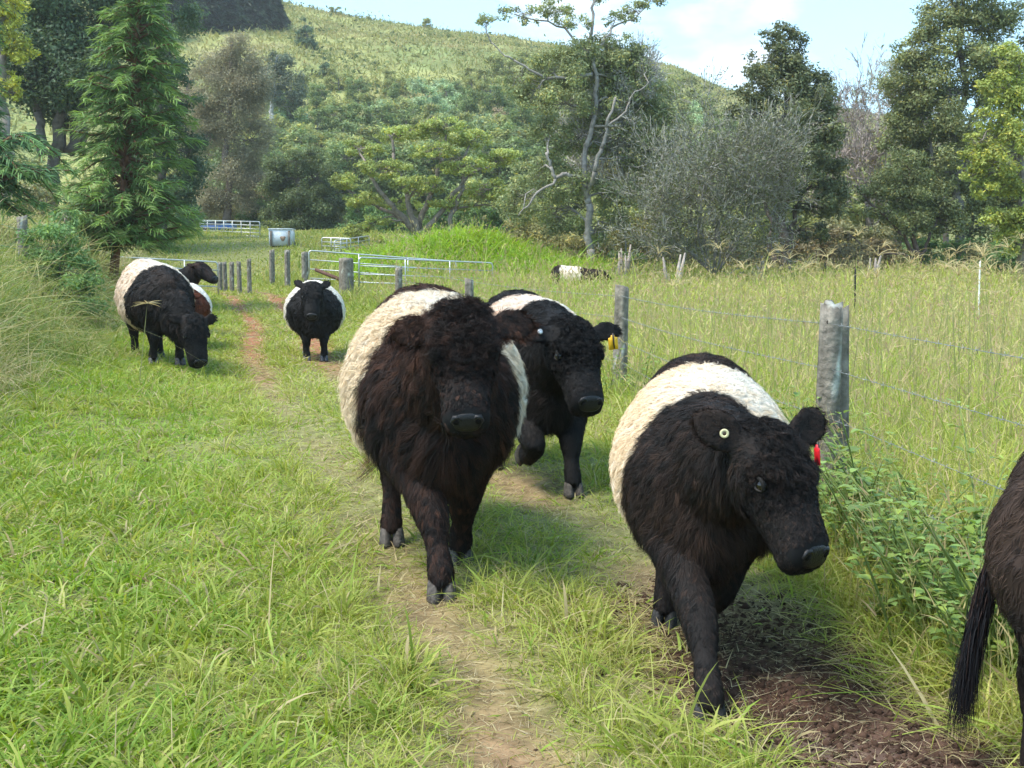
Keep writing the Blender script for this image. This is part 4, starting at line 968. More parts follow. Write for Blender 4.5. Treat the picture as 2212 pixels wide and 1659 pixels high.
gum = tree('gum_tree', 'tall gum tree with a twisted dark limb and thin top against the sky', 1275, 42, [(1235, 105, 60, 40, 0), (1310, 105, 70, 45, .5), (1190, 150, 55, 40, 0), (1250, 165, 80, 45, 0), (1340, 170, 50, 40, 1), (1215, 225, 65, 40, -.5), (1150, 205, 45, 35, 0), (1180, 290, 60, 40, .5), (1250, 300, 55, 40, 1), (1165, 365, 70, 45, 1), (1230, 400, 70, 45, .5), (1400, 205, 60, 55, 1.2), (1425, 285, 50, 55, 1.2), (1390, 350, 60, 50, 1.2), (1345, 225, 55, 50, 1), (1290, 160, 90, 50, .8), (1380, 140, 50, 48, 1), (1120, 175, 45, 35, .3), (1290, 235, 80, 50, .8), (1345, 300, 60, 50, 1), (1330, 420, 60, 45, 1), (1200, 460, 80, 45, 1), (1310, 490, 70, 45, 1), (1130, 440, 60, 50, 1.5),
     (1130, 30, 60, 22, 0), (1060, 40, 40, 18, 0), (1200, 15, 50, 24, 0), (1290, -20, 60, 26, .5), (1370, 25, 50, 26, 1), (1330, 40, 45, 18, .5), (1240, 50, 55, 20, 0), (1420, -10, 45, 22, 1)],
     [(1276, 540, 0), (1272, 440, 0), (1265, 400, 0), (1285, 250, .2), (1280, 120, 0), (1285, 0, .2)], .17, (.110, .125, .055), .18, (.27, .24, .21), .75, wig=.5, yellow=.15,
     extra_limbs=[([(1268, 420, 0), (1255, 385, -.3), (1225, 375, -.5), (1200, 385, -.6), (1190, 360, -.6), (1180, 330, -.6)], .10, .05), ([(1200, 385, -.6), (1150, 430, -.9), (1120, 465, -1)], .06, .02), ([(1268, 415, 0), (1285, 370, -.6), (1300, 320, -.7), (1310, 275, -.8), (1330, 210, -.8)], .10, .045), ([(1310, 275, -.8), (1360, 220, -.8), (1400, 180, -.6)], .05, .02), ([(1280, 160, 0), (1180, 170, -.4), (1110, 130, -.5), (1060, 90, -.5)], .07, .02), ([(1282, 120, 0), (1320, 60, .4), (1390, 20, 1)], .06, .02), ([(1280, 130, 0), (1220, 60, 0), (1110, 30, 0)], .06, .02)])
bare_tree('bare_tree', 'leafless pale grey branches spreading beside the gum tree top', 1352, 43.5, [(1352, 560, 1345, 330, 0), (1348, 350, 1385, 180, 0), (1350, 330, 1420, 210, 0), (1350, 380, 1300, 240, 0), (1345, 280, 1370, 140, .3), (1350, 420, 1400, 300, -.3)], 5, (.30, .27, .24), .012, [(.38, .35, .31), (.50, .47, .42)], r=.05, up=.06, spread=.5)
tree('olive_tree', 'olive scrub tree behind the gum trunk', 1400, 47, [(1160, 520, 60, 40, 0), (1240, 540, 60, 40, -1), (1340, 370, 60, 50, 2), (1400, 420, 70, 50, 1), (1370, 500, 80, 50, 0), (1440, 340, 50, 40, 3), (1450, 480, 60, 50, 0), (1120, 500, 50, 45, 0), (1300, 545, 60, 35, -1)], [(1395, 500, 0), (1390, 400, 0)], .14, (.105, .105, .042), .20, (.22, .19, .15), .8, cat='tree', yellow=.2, extra_limbs=[([(1398, 560, 0), (1250, 520, 0), (1140, 500, 0)], .08, .03)])
bare_tree('twiggy_shrub', 'big grey leafless bush with a dense net of fine twigs', 1545, 38.5, [(1545, 590, 1500, 330, 0), (1540, 590, 1580, 330, .5), (1550, 590, 1640, 360, 0), (1535, 590, 1440, 380, 0), (1545, 590, 1530, 290, 1), (1550, 590, 1690, 420, 0), (1535, 590, 1410, 440, -.5), (1545, 590, 1600, 400, -1), (1540, 590, 1480, 430, -1), (1550, 590, 1660, 480, -.5), (1540, 590, 1450, 500, -1)], 5, (.20, .185, .165), .011, [(.19, .18, .145), (.31, .295, .25)], cat='shrub', r=.045, up=.06, spread=.62, kids=(2, 3), leaf=((.14, .15, .07), .11, 18000))
tree('evergreen_tree', 'tall dark rounded evergreen standing alone against the sky', 1690, 43, [(1690, 85, 60, 34, 0), (1665, 130, 65, 40, 0), (1735, 140, 60, 42, 0), (1640, 180, 60, 42, 0), (1700, 190, 75, 45, -.6), (1770, 205, 50, 48, 0), (1625, 240, 65, 42, 0), (1690, 255, 80, 48, -.8), (1770, 270, 60, 48, 0), (1640, 305, 70, 42, 0), (1720, 320, 75, 45, -.6), (1790, 340, 45, 50, .3), (1670, 365, 75, 40, 0), (1750, 390, 75, 40, 0), (1800, 400, 40, 40, 0), (1690, 430, 60, 38, .3), (1770, 450, 60, 35, 0), (1740, 500, 70, 32, 1)],
     [(1685, 480, 0), (1690, 380, 0), (1700, 250, 0), (1695, 100, 0)], .24, (.060, .068, .030), .22, (.13, .10, .085), .95, yellow=.10, extra_limbs=[([(1702, 570, .3), (1708, 490, .4), (1730, 420, .5)], .12, .07), ([(1675, 575, -.3), (1668, 500, -.2), (1650, 400, 0)], .12, .07)])
bare_tree('bare_tree', 'pinkish leafless tree between the lone evergreen and the right-hand trees', 1880, 56, [(1880, 480, 1865, 250, 0), (1880, 480, 1910, 240, 0), (1885, 480, 1840, 300, 0), (1885, 480, 1950, 280, 0), (1880, 490, 1830, 380, 0), (1885, 490, 1945, 370, 1)], 5, (.30, .24, .21), .016, [(.30, .24, .21), (.38, .31, .27)], r=.07, up=.08, spread=.5, leaf=((.22, .19, .06), .2, 900))
tree('pale_gum', 'pale feathery gum far behind, rising into the gap of sky on the right', 1890, 120, [(1900, 170, 35, 22, 0), (1930, 140, 30, 22, 0), (1960, 115, 25, 25, 0), (1860, 195, 28, 14, 0), (1905, 215, 45, 20, 0), (1940, 190, 40, 30, 0), (1850, 235, 30, 20, 0)], [(1892, 300, 0), (1900, 180, 0)], .35, (.12, .125, .075), .32, (.36, .33, .30), .5, yellow=.2)
tree('leaning_tree', 'dark leaning tree with thin bare lower limbs near the right-hand trees', 1985, 44, [(1960, 360, 55, 45, 0), (1930, 410, 50, 40, 0), (1990, 420, 60, 45, 0), (1910, 460, 45, 35, 0), (1960, 480, 60, 40, 0), (2030, 470, 60, 50, 0), (1880, 420, 30, 30, 0)], [(1975, 500, 0), (1965, 420, 0)], .14, (.068, .080, .032), .20, (.13, .095, .08), .8, extra_limbs=[([(1985, 560, 0), (1940, 500, -.2), (1880, 440, -.2), (1845, 400, 0)], .09, .03), ([(1982, 560, 0), (1870, 545, -.4), (1830, 500, -.4)], .06, .02), ([(1990, 560, 0), (2010, 500, 0), (2060, 430, 0)], .08, .03)])
tree('tall_tree', 'tall olive green tree at the right with grey stems and ragged top', 2075, 46, [(2040, 40, 60, 50, 0), (2110, 20, 70, 50, 0), (2170, 60, 60, 60, .5), (2000, 110, 50, 50, 0), (1945, 200, 50, 55, .3), (1930, 290, 45, 55, .3), (1965, 110, 40, 50, .3), (1940, 380, 50, 50, .5), (2070, 120, 75, 50, -.6), (2140, 130, 70, 55, 0), (2200, 150, 60, 60, .5), (1985, 190, 55, 50, 0), (2050, 205, 80, 55, -.8), (2130, 220, 75, 55, 0), (1990, 270, 65, 50, 0), (2065, 290, 85, 55, -.8), (2150, 310, 70, 55, 0), (1980, 340, 50, 40, .5), (2050, 370, 80, 50, 0), (2130, 400, 75, 50, 0), (2190, 430, 60, 50, 0), (2060, 450, 70, 45, .5), (2130, 490, 80, 45, .5), (2110, -60, 90, 60, 0)],
     [(2070, 470, 0), (2068, 300, 0), (2075, 120, 0), (2085, -30, 0)], .22, (.082, .092, .036), .22, (.19, .165, .14), .9, yellow=.12, extra_limbs=[([(2090, 560, .5), (2100, 420, .5), (2125, 200, .4)], .14, .06), ([(2050, 560, -.4), (2035, 420, -.4), (2010, 250, -.2)], .13, .05)])
tree('yellow_green_tree', 'bright yellow-green tree at the right edge in front of the taller one', 2215, 35, [(2195, 130, 45, 45, 0), (2165, 190, 50, 40, 0), (2215, 220, 55, 50, 0), (2140, 260, 45, 35, 0), (2190, 300, 60, 40, -.4), (2105, 310, 45, 30, 0), (2150, 350, 55, 35, -.4), (2085, 345, 35, 22, 0), (2200, 390, 60, 45, 0), (2130, 405, 40, 28, 0), (2215, 470, 60, 50, 0), (2160, 470, 45, 32, 0), (2110, 380, 38, 22, 0), (2190, 520, 45, 30, 0)],
     [(2210, 480, 0), (2205, 350, 0), (2195, 200, 0)], .16, (.125, .145, .035), .19, (.19, .16, .13), 1.0, yellow=.2)

# ---- wood at the foot of the hill: a few kinds, copied
hill_kinds = []
def hill_kind(name, label, colr, shape, seed_blobs, dens=1.0, bark=(.2, .18, .15), yellow=.1):
    colr = tuple(np.array(colr) * 1.3); Y = 120.0; bl = [(1106 + x, 400 - y, rx, ry, d) for x, y, rx, ry, d in seed_blobs]
    # built once about its own foot, then moved to its first place
    g0 = gpt(1106, 0, Y)
    k = Y / FPX; zoff = (CAM_H + (590 - 400) * k - g0[2]) / k      # picture y=400 above the foot
    bl = [(x, y + zoff, rx, ry, d) for x, y, rx, ry, d in bl]
    h = max(b[1] for b in seed_blobs)
    return tree(name, label, 1106, Y, bl, [(1106, 400 + zoff - 12, 0), (1108, 400 + zoff - h * .8, 0)], .28, colr, .34, bark, dens, yellow=yellow)
K_round = hill_kind('woodland_tree', 'round dark green tree in the wood at the foot of the hill', (.060, .080, .030), 0, [(-30, 30, 30, 24, 0), (28, 32, 30, 26, 0), (0, 55, 40, 26, 0), (-20, 75, 28, 20, 0), (22, 78, 28, 20, 0), (0, 28, 34, 24, -1.5)])
K_pale = hill_kind('woodland_tree', 'pale blue-green tree in the wood at the foot of the hill', (.125, .160, .085), 0, [(-24, 28, 26, 22, 0), (24, 26, 26, 20, 0), (0, 50, 32, 24, 0), (-8, 70, 24, 18, 0), (0, 24, 30, 22, -1)], yellow=.05)
K_olive = hill_kind('woodland_tree', 'olive tree in the wood at the foot of the hill', (.095, .108, .040), 0, [(-34, 30, 32, 24, 0), (30, 34, 34, 24, 0), (-8, 60, 40, 24, 0), (26, 70, 24, 18, 0), (-34, 62, 22, 18, 0), (0, 26, 36, 24, -1.5)], yellow=.2)
K_brown = hill_kind('woodland_tree', 'brownish thin tree in the wood at the foot of the hill', (.115, .092, .055), 0, [(-14, 40, 20, 26, 0), (14, 44, 20, 26, 0), (0, 75, 22, 26, 0), (0, 105, 16, 20, 0), (0, 24, 24, 20, 0)], .6, (.22, .17, .14), .05)
K_conic = hill_kind('woodland_tree', 'dark upright tree standing on the open hillside', (.034, .055, .030), 0, [(-14, 26, 24, 26, 0), (14, 28, 24, 26, 0), (0, 55, 26, 30, 0), (0, 85, 18, 26, 0)], 1.1)
def at_hill(px, py, Y):      # the foot of a tree whose middle shows at (px, py)
    return gpt(px, 0, Y)
def foot_depth(px, py):
    """depth at which the hillside is seen at this pixel"""
    Y = np.linspace(93, 214, 400); x = (px - 1106) / FPX * Y; z = hz(x, Y); pyy = 590 - (z - CAM_H) / Y * FPX
    i = int(np.argmin(np.abs(pyy - py))); return float(Y[i])
used = set()
def put(kind, px, pyfoot, hpx, label=None, group=None, sx=1.0):
    Y = foot_depth(px, pyfoot); h0 = {id(K_round): 98, id(K_pale): 88, id(K_olive): 88, id(K_brown): 125, id(K_conic): 111}[id(kind)] * 120 / FPX
    s = (hpx / FPX * Y) / h0; g = gpt(px, 0, Y) - np.array((0, 0, .3))
    if id(kind) not in used:
        used.add(id(kind)); kind.location = g; kind.scale = (s * sx, s * sx, s); o = kind
    else:
        o = copy_thing(kind, g, rngT.random() * 6.28, (s * sx * rngT.uniform(.9, 1.1), s * sx, s))
    if label: o['label'] = label
    if group: o['group'] = group
    return o
WOOD = 'wood at the foot of the hill'
put(K_pale, 632, 305, 115, 'pale blue-green rounded tree low in the wood, left of the taller dark ones', WOOD)
put(K_pale, 925, 275, 115, 'pale green tree standing out of the middle of the wood below the open hill', WOOD)
for px, pf, h, lb in ((965, 250, 85, 'smaller pale tree beside the big pale one in the middle of the wood'), (1065, 345, 110, 'pale blue-green tree behind the twisted gum limb'), (1490, 300, 90, 'pale tree in the gap right of the gum top'), (820, 300, 90, 'pale tree above the umbrella tree among dark ones')):
    put(K_pale, px, pf, h, lb, WOOD)
for px, pf, h in ((745, 330, 120), (690, 330, 110), (820, 330, 120), (880, 320, 100), (700, 255, 80), (780, 235, 70), (1010, 300, 110), (1075, 290, 110), (985, 240, 70), (610, 270, 90), (1480, 330, 90), (1560, 320, 80), (1540, 370, 100), (1130, 330, 120), (850, 250, 70)):
    put(K_round, px, pf, h, None, WOOD)
for px, pf, h in ((640, 470, 170), (700, 450, 160), (760, 455, 170), (820, 450, 160), (880, 460, 170), (950, 450, 160), (1010, 455, 170), (1080, 450, 170), (1150, 455, 170), (560, 450, 170), (500, 450, 180), (1480, 450, 170), (1560, 450, 170), (1640, 450, 150), (790, 390, 140), (980, 380, 140), (640, 400, 140), (1090, 390, 140)):
    put(K_round, px, pf, h, None, WOOD, 1.15)
K_round['group'] = WOOD
for px, pf, h in ((760, 290, 95), (850, 300, 100), (940, 330, 110), (660, 360, 110), (1040, 340, 110), (905, 350, 100), (770, 370, 110), (1120, 250, 80), (1500, 280, 80), (1440, 330, 110), (1610, 380, 110), (570, 340, 110), (1840, 380, 120), (1920, 400, 120), (2000, 420, 120), (2100, 420, 130)):
    put(K_olive, px, pf, h, None, WOOD)
for px, pf, h in ((730, 410, 140), (850, 400, 140), (910, 410, 150), (1040, 400, 140), (590, 420, 150), (1210, 430, 170), (1440, 430, 160), (1520, 420, 150), (1800, 470, 180), (1870, 470, 190), (1950, 480, 180), (2030, 480, 190), (2110, 480, 190), (2190, 480, 190), (1700, 480, 170), (1270, 420, 150), (430, 420, 160)):
    put(K_olive, px, pf, h, None, WOOD, 1.15)
for px, pf, h in ((1100, 190, 80), (1150, 210, 95), (1210, 220, 100), (1270, 230, 100), (1330, 230, 100), (1390, 240, 95), (1440, 255, 90), (1190, 300, 110), (1290, 310, 120), (1370, 310, 120), (1430, 220, 60), (1500, 235, 50), (1060, 230, 80), (1020, 210, 60), (640, 215, 60), (740, 205, 55), (860, 215, 60)):
    put(K_olive, px, pf, h, None, WOOD, 1.1)
K_olive['group'] = WOOD
for px, pf, h in ((440, 330, 150), (560, 280, 120), (1080, 330, 120), (1180, 270, 100), (420, 260, 120)):
    put(K_brown, px, pf, h, None, WOOD)
K_brown['group'] = WOOD
put(K_conic, 672, 118, 78, 'dark upright tree alone on the open hillside', None)
put(K_conic, 712, 175, 50, 'small dark tree below the lone upright tree on the open hillside', None)
for px, pf, h, lb in ((735, 36, 22, 'tiny tree on the skyline nearest the pines'), (925, 72, 28, 'tiny pale tree on the skyline at the middle of the ridge'), (805, 58, 14, 'low bush on the skyline between two tiny trees')):
    o = put(K_olive, px, pf, h, lb, None)
for px, Y, s_ in ((1330, 62, 1.0), (1420, 58, .95), (1500, 60, 1.05), (1590, 58, 1.1), (1660, 62, 1.1), (1180, 64, 1.05), (1250, 60, .9), (1800, 64, 1.2), (1870, 60, 1.1), (1950, 58, 1.0), (1080, 70, 1.0)):
    o = copy_thing(K_olive, gpt(px, 0, Y) - np.array((0, 0, .3)), rngT.random() * 6.28, (s_ * 1.1, s_ * 1.1, s_ * rngT.uniform(.9, 1.2)), 'olive scrub tree just behind the front row of trees at the paddock edge'); o['group'] = 'scrub trees behind the front row'
# pines on the hilltop
pine0 = None
for i, (px, pf, h) in enumerate(((385, 85, 150), (415, 82, 150), (450, 84, 140), (480, 80, 150), (515, 82, 140), (545, 80, 130), (572, 78, 120), (598, 74, 105), (350, 90, 150), (470, 62, 150), (530, 60, 140), (310, 95, 150), (620, 66, 60), (430, 60, 150))):
    Y = foot_depth(px, pf); g = gpt(px, 0, Y)
    if pine0 is None:
        pine0 = conifer('pine_tree', 'dark pine in the plantation on the hilltop', px, Y, [(px, pf - 60, 0), (px + 2, pf - h, 0)], [(.06, 2.6), (.3, 2.8), (.6, 2.0), (1, .3)], .26, (.034, .058, .036), (.055, .088, .05), 13, .8, 1.3, 'pines on the hilltop', (.16, .13, .11), 7, .5, .22)
        pine0['category'] = 'tree'; hp = h / FPX * Y; p_scale = h
    else:
        copy_thing(pine0, g, rngT.random() * 6.28, (h / FPX * Y) / hp)
# low scrub scattered over the hillside
def hill_scrub(n):
    X = (rngT.random(n) - .5) * 230 - 18; Y = rngT.uniform(96, 216, n); k = (wob(X, Y, .11, 5.0) + wob(X, Y, .31, 1.0) * .7 + rngT.normal(0, .35, n)) > .15; X, Y = X[k], Y[k]
    ln = 24; n = len(X); s = rngT.gamma(3, .22, n) + .15
    P = np.repeat(np.stack([X, Y, hz(X, Y)], -1), ln, 0) + rngT.normal(0, 1, (n * ln, 3)) * np.repeat(s, ln)[:, None] * np.array((1, 1, .45)); P[:, 2] = np.maximum(P[:, 2], hz(P[:, 0], P[:, 1]))
    V, F = leaf_quads(P, unit(rngT.normal(0, .7, P.shape) + (0, 0, .8)), rngT.uniform(.35, .8, len(P)))
    c = lerpcol([(.08, .11, .045), (.14, .185, .06), (.26, .27, .09)], np.repeat(rngT.random(n), ln)) * rngT.uniform(.7, 1.3, n * ln)[:, None]
    return V, [F], M_LEAF, np.repeat(c, 4, 0), False
tag(obj('hillside_scrub', new_mesh('hillside_scrub', *hill_scrub(5200))), kind='stuff', label='low scrub and tussocks over the hillside pasture', cat='scrub')
def hill_grass(n):
    X = (rngT.random(n) - .5) * 250 - 18; Y = rngT.uniform(93, 222, n)
    pn = wob(X, Y, .10, 2.0) * .5 + wob(X, Y, .4, 4.0) * .5
    c = lerpcol([(.18, .23, .08), (.27, .28, .10), (.36, .32, .14), (.40, .31, .17)], np.clip(.45 + .35 * pn + rngT.normal(0, .09, n), 0, 1))
    st = np.random.get_state(); global rngG
    return blades(X, Y, rngT.uniform(.5, 1.3, n), rngT.uniform(.12, .3, n), np.abs(rngT.normal(.5, .3, n)), rngT.uniform(.1, .6, n), c, 2)
tag(obj('hillside_grass', new_mesh('hillside_grass', *(lambda p: (p[0], p[1], M_GRASS, p[2]))(hill_grass(int(90000 * TQ))))), kind='stuff', label='long yellow-green grass over the hillside', cat='grass')
# understorey along the foot of the trees: bushes, copied from three kinds
def bush(name, label, colr, sz, cat='bush', yellow=.15):
    g = gpt(1106, 0, 60); k = 60 / FPX; zo = (CAM_H + (590 - 590) * k - g[2]) / k
    return tree(name, label, 1106, 60, [(1106 + x * sz, 590 + zo - y * sz, rx * sz, ry * sz, d) for x, y, rx, ry, d in ((-26, 16, 26, 18, 0), (24, 18, 26, 20, 0), (0, 34, 30, 20, 0), (0, 14, 26, 18, -.6), (-14, 46, 18, 14, 0), (18, 44, 18, 14, 0))], [(1106, 590 + zo - 8 * sz, 0), (1106, 590 + zo - 30 * sz, 0)], .06, colr, .17, (.2, .17, .14), .8, cat=cat, yellow=yellow)
bk = [bush('bush', 'dull olive bush under the trees along the paddock edge', (.095, .095, .042), 1.0), bush('bush', 'straw brown bush under the trees along the paddock edge', (.105, .09, .048), 1.0), bush('bush', 'fresh dark green bush under the trees along the paddock edge', (.050, .085, .028), 1.0)]
UND = 'bushes under the trees along the paddock edge'; first = [True] * 3
for px, Y, s, kd_ in ((1130, 50, 1.2, 0), (1175, 48, 1.0, 1), (1215, 50, 1.3, 0), (1300, 46, 1.1, 0), (1350, 41, .8, 2), (1385, 46, 1.2, 0), (1440, 44, 1.0, 1), (1490, 45, 1.2, 0), (1560, 48, 1.5, 0), (1600, 46, 1.1, 1), (1640, 45, 1.3, 0), (1700, 49, 1.4, 0), (1760, 47, 1.6, 1), (1800, 52, 2.0, 0), (1850, 50, 1.8, 0), (1890, 46, 1.3, 1), (1930, 52, 1.9, 0), (1975, 47, 1.3, 2), (2020, 45, 1.2, 2), (2070, 46, 1.3, 2), (2120, 44, 1.2, 0), (2165, 42, 1.2, 2), (2210, 41, 1.3, 2), (2250, 44, 1.5, 0), (1060, 56, 1.4, 2), (1000, 58, 1.4, 2), (940, 58, 1.3, 2), (850, 66, 1.4, 2), (780, 72, 1.5, 2), (560, 80, 1.4, 2), (500, 82, 1.4, 0), (440, 80, 1.5, 0), (400, 74, 1.5, 2), (610, 82, 1.4, 2), (680, 80, 1.3, 2), (720, 78, 1.4, 0), (250, 46, 1.5, 0), (330, 50, 1.5, 2), (100, 44, 1.4, 0), (180, 46, 1.4, 2), (30, 42, 1.3, 0), (1830, 44, 1.1, 1)):
    g = gpt(px, 0, Y) - np.array((0, 0, .1)); s *= rngT.uniform(.9, 1.1)
    if first[kd_]:
        first[kd_] = False; bk[kd_].location = g; bk[kd_].scale = (s, s, s)
    else: copy_thing(bk[kd_], g, rngT.random() * 6.28, s)
for b in bk: b['group'] = UND
for o in list(COL.objects):
    if o.get('category') == 'bush' and o.parent is None: o['group'] = UND
# ------------------------------------------------------------------ fences, gates, yards
rngF = np.random.default_rng(5)
def post_mesh(h, r, seed, split=False, notch=0.0):
    rg = np.random.default_rng(seed); m = 18; a = np.arange(m) * 2 * math.pi / m; nz = 16; P = []
    w1, w2, w3 = rg.random(3) * 6.28; lean = rg.normal(0, .015, 2)
    for k in range(nz):
        t = k / (nz - 1); z = -.35 + (h + .35) * t
        rr = r * (1 - .10 * t) * (1 + .07 * np.sin(3 * a + w1) + .05 * np.sin(5 * a + w2 + t) + .05 * np.sin(9 * a + w3 + 2 * t) + rg.normal(0, .012, m))
        P.append(np.stack([np.cos(a) * rr + lean[0] * z, np.sin(a) * rr * (.8 if split else 1) + lean[1] * z, np.full(m, z) + (t > .99) * (.02 * np.sin(a + w1) + .01 * rg.normal(0, 1, m))], -1))
    mb = MB(); mb.rings(P)
    n = sum(len(v) for v in mb.V); V = np.concatenate(mb.V)
    c = np.array((.20, .178, .145))[None] * (1 + .25 * np.sin(np.arctan2(V[:, 1], V[:, 0]) * 6 + w1) * .5 + rg.normal(0, .12, n))[:, None]
    lich = wob(V[:, 0] * 20 + seed, V[:, 1] * 20 + V[:, 2] * 30, 1.6, seed) > .62
    c[lich] = (.42, .43, .38); mb.C = [c]
    return mb.mesh('post', M_WOOD)
def wire(mb, pts, r=.0022, barb=.11, col=(.30, .30, .29)):
    pts = np.asarray(pts, float)
    for i in range(len(pts) - 1):
        a, b = pts[i], pts[i + 1]; L = np.linalg.norm(b - a); n = max(6, int(L / .25)); t = np.linspace(0, 1, n)
        q = a + (b - a) * t[:, None]; q[:, 2] -= .03 * np.sin(t * math.pi) * min(1, L / 4)
        d = unit(b - a); s = np.cross(d, (0, 0, 1.0)); up = np.cross(s, d)
        for ph in (0, math.pi):
            tt = np.linspace(0, 1, n * 4); qq = np.stack([np.interp(tt, t, q[:, k]) for k in range(3)], -1); w = tt * L / .06 * 2 * math.pi * .5 + ph
            mb.tube(qq + .002 * (np.cos(w)[:, None] * s + np.sin(w)[:, None] * up), r * .75, 3, col)
        if barb:
            for x in np.arange(barb * .5, L, barb):
                p = a + d * x; p[2] = np.interp(x / L, t, q[:, 2]); w = rngF.random() * 6.28
                for k in (0, 1.6):
                    v = s * math.cos(w + k) + up * math.sin(w + k); mb.tube([p - v * .014, p + v * .014], .0013, 3, col)
fence = empty('wire_fence', (FENCE[2, 0], FENCE[2, 1], 0)); tag(fence, 'barbed wire fence on weathered round posts along the right of the track', 'fence')
fpos = [(2.0 + .17, -.3), (1.69, 6.0), (1.22, 12.7), (-.72, 19.4), (-2.62, 26.0)]
fhgt = [1.2, 1.19, 1.21, 1.15, 1.12, 1.15]; frad = [.075, .064, .086, .08, .09, .09]
F0 = np.array(fence.location)
for i, (x, y) in enumerate(fpos):
    z = float(hz(x, y)); o = obj('post', post_mesh(fhgt[i], frad[i], 40 + i), fence, (x - F0[0], y - F0[1], z))
    if i in (1, 2):
        mb = MB()
        for hh in (1.10,): mb.tube([(-.02 if i == 1 else .03, -frad[i] * .955, hh), (-.02 if i == 1 else .03, -frad[i] * .955 - .004, hh)], .013, 10, col=(.012, .01, .009))
        obj('wire_hole', mb.mesh('wire_hole', M_WOOD), o, None)
x2, y2 = fpos[1]
split = obj('post', post_mesh(1.16, .055, 61, True), fence, (x2 + .105 - F0[0], y2 + .10 - F0[1], float(hz(x2, y2)))); split['label'] = 'mossy second post standing behind the near one'
for hh in (1.08, .84, .58, .34):
    mb = MB(); wire(mb, [np.array((x - F0[0] - .0, y - F0[1] - .10, float(hz(x, y)) + hh + .01 * k)) for k, (x, y) in enumerate(fpos[:5])], .0013)
    obj('barbed_wire', mb.mesh('barbed_wire', M_STEEL), fence)
# left bank fence
lf = [(-8.35, 17.9), (-8.62, 20.0), (-10.5, 27.0)]
f2 = empty('post_fence', (lf[1][0], lf[1][1], float(hz(*lf[1])))); tag(f2, 'old grey post and wire fence half buried in growth on the left bank', 'fence')
G0 = np.array(f2.location)
for i, (x, y) in enumerate(lf):
    obj('post', post_mesh(1.28 if i else 1.35, .10, 70 + i, True), f2, (x - G0[0], y - G0[1], float(hz(x, y)) - G0[2] + .05))
for hh in (1.1, .75):
    mb = MB(); wire(mb, [np.array((x - G0[0], y - G0[1] - .06, float(hz(x, y)) - G0[2] + hh)) for x, y in lf], .004, 0, (.10, .30, .20)); obj('fence_wire', mb.mesh('fence_wire', M_PAINT), f2)
# single posts along the yards
def lone_post(px, ptop, Y, w_px, label, h=1.25, split=False, leanx=0.0):
    x = (px - 1106) / FPX * Y; zt = CAM_H + (590 - ptop) / FPX * Y; zg = float(hz(x, Y)); hh = max(zt - zg, .7)
    o = obj('fence_post', post_mesh(hh, w_px / FPX * Y / 2, int(px * 7), split), None, (x, Y, zt - hh)); o.rotation_euler = (0, leanx, 0)
    return tag(o, label, 'fence post')
lone_post(750, 558, 33.5, 31, 'thick square-topped grey gate post just right of the gate hinge')
lone_post(661, 545, 38.5, 15, 'brown post that the open metal gate hangs from', leanx=.02)
lone_post(623, 541, 37, 13, 'grey post left of the open gates, the nearer of a pair')
lone_post(590, 541, 39, 12, 'grey post left of the open gates, farther of a pair')
for px, top, lb in ((478, 567, 'first thin post right of the left gate end'), (489, 567, 'second thin post right of the left gate end'), (503, 567, 'third thin post in the row right of the left gate'), (520, 566, 'fourth thin post in the row right of the left gate'), (541, 560, 'tall last post in the row right of the left gate')):
    o = lone_post(px, top, 36 - (px - 478) * .03, 10, lb); o['group'] = 'thin posts right of the left gate'
# tubular steel gates
def gate(name, label, a, b, h, rails, uprights, r=.024, col=(.50, .52, .52), brace=False):
    a, b = np.array(a, float), np.array(b, float); root = empty(name, a); tag(root, label, 'gate'); v = b - a; mb = MB(); up = np.array((0, 0, 1.0))
    c = .10
    loop = [up * 0 + up * .0, up * (h - c)] + [up * (h - c + c * math.sin(t)) + unit(v) * (c - c * math.cos(t)) for t in np.linspace(.3, 1.57, 5)] + [up * h + v - unit(v) * c] + [up * (h - c + c * math.cos(t)) + v - unit(v) * (c - c * math.sin(t)) for t in np.linspace(.3, 1.57, 5)] + [v]
    mb.tube(loop, r, 7, col); mb.tube([v * 0, v], r, 7, col)
    obj('gate_frame', mb.mesh('gate_frame', M_STEEL), root)
    for k in range(1, rails + 1):
        mb = MB(); mb.tube([up * h * k / (rails + 1) + unit(v) * .012, up * h * k / (rails + 1) + v - unit(v) * .012], r * .8, 6, col); obj('rail', mb.mesh('rail', M_STEEL), root)
    for k in range(1, uprights + 1):
        mb = MB(); q = v * k / (uprights + 1) + np.cross(unit(v), up) * .025; mb.tube([q, q + up * h], r * .8, 6, col); obj('upright', mb.mesh('upright', M_STEEL), root)
    return root
def gdepth(px, py, lo=12, hi=90):
    Y = np.linspace(lo, hi, 900); x = (px - 1106) / FPX * Y; q = 590 - (hz(x, Y) - CAM_H) / Y * FPX
    return float(Y[int(np.argmin(np.abs(q - py)))])
def gp(px, py, Y=None):
    p = gpt(px, 0, Y if Y else gdepth(px, py)); return p
def gtop(px, py, Y, h): return at(px, py, Y) - np.array((0, 0, h))
gate('metal_gate', 'open galvanised tube gate hinged on the brown post, far end in the grass', gtop(667, 541, 37.2, 1.2), gtop(985, 565, 38.2, 1.2), 1.2, 3, 2)
gate('metal_gate', 'second galvanised tube gate lying parallel behind the thick gate post', gtop(775, 556, 34.2, 1.0), gtop(1064, 568, 36.0, 1.0), 1.0, 3, 2)
mb = MB(); mb.tube([at(683, 583, 37.0), at(745, 608, 34.6)], .06, 6, (.11, .06, .045)); o = obj('brace_rail', mb.mesh('brace_rail', M_WOOD)); tag(o, 'dark rusty diagonal brace rail between the gate posts', 'rail')
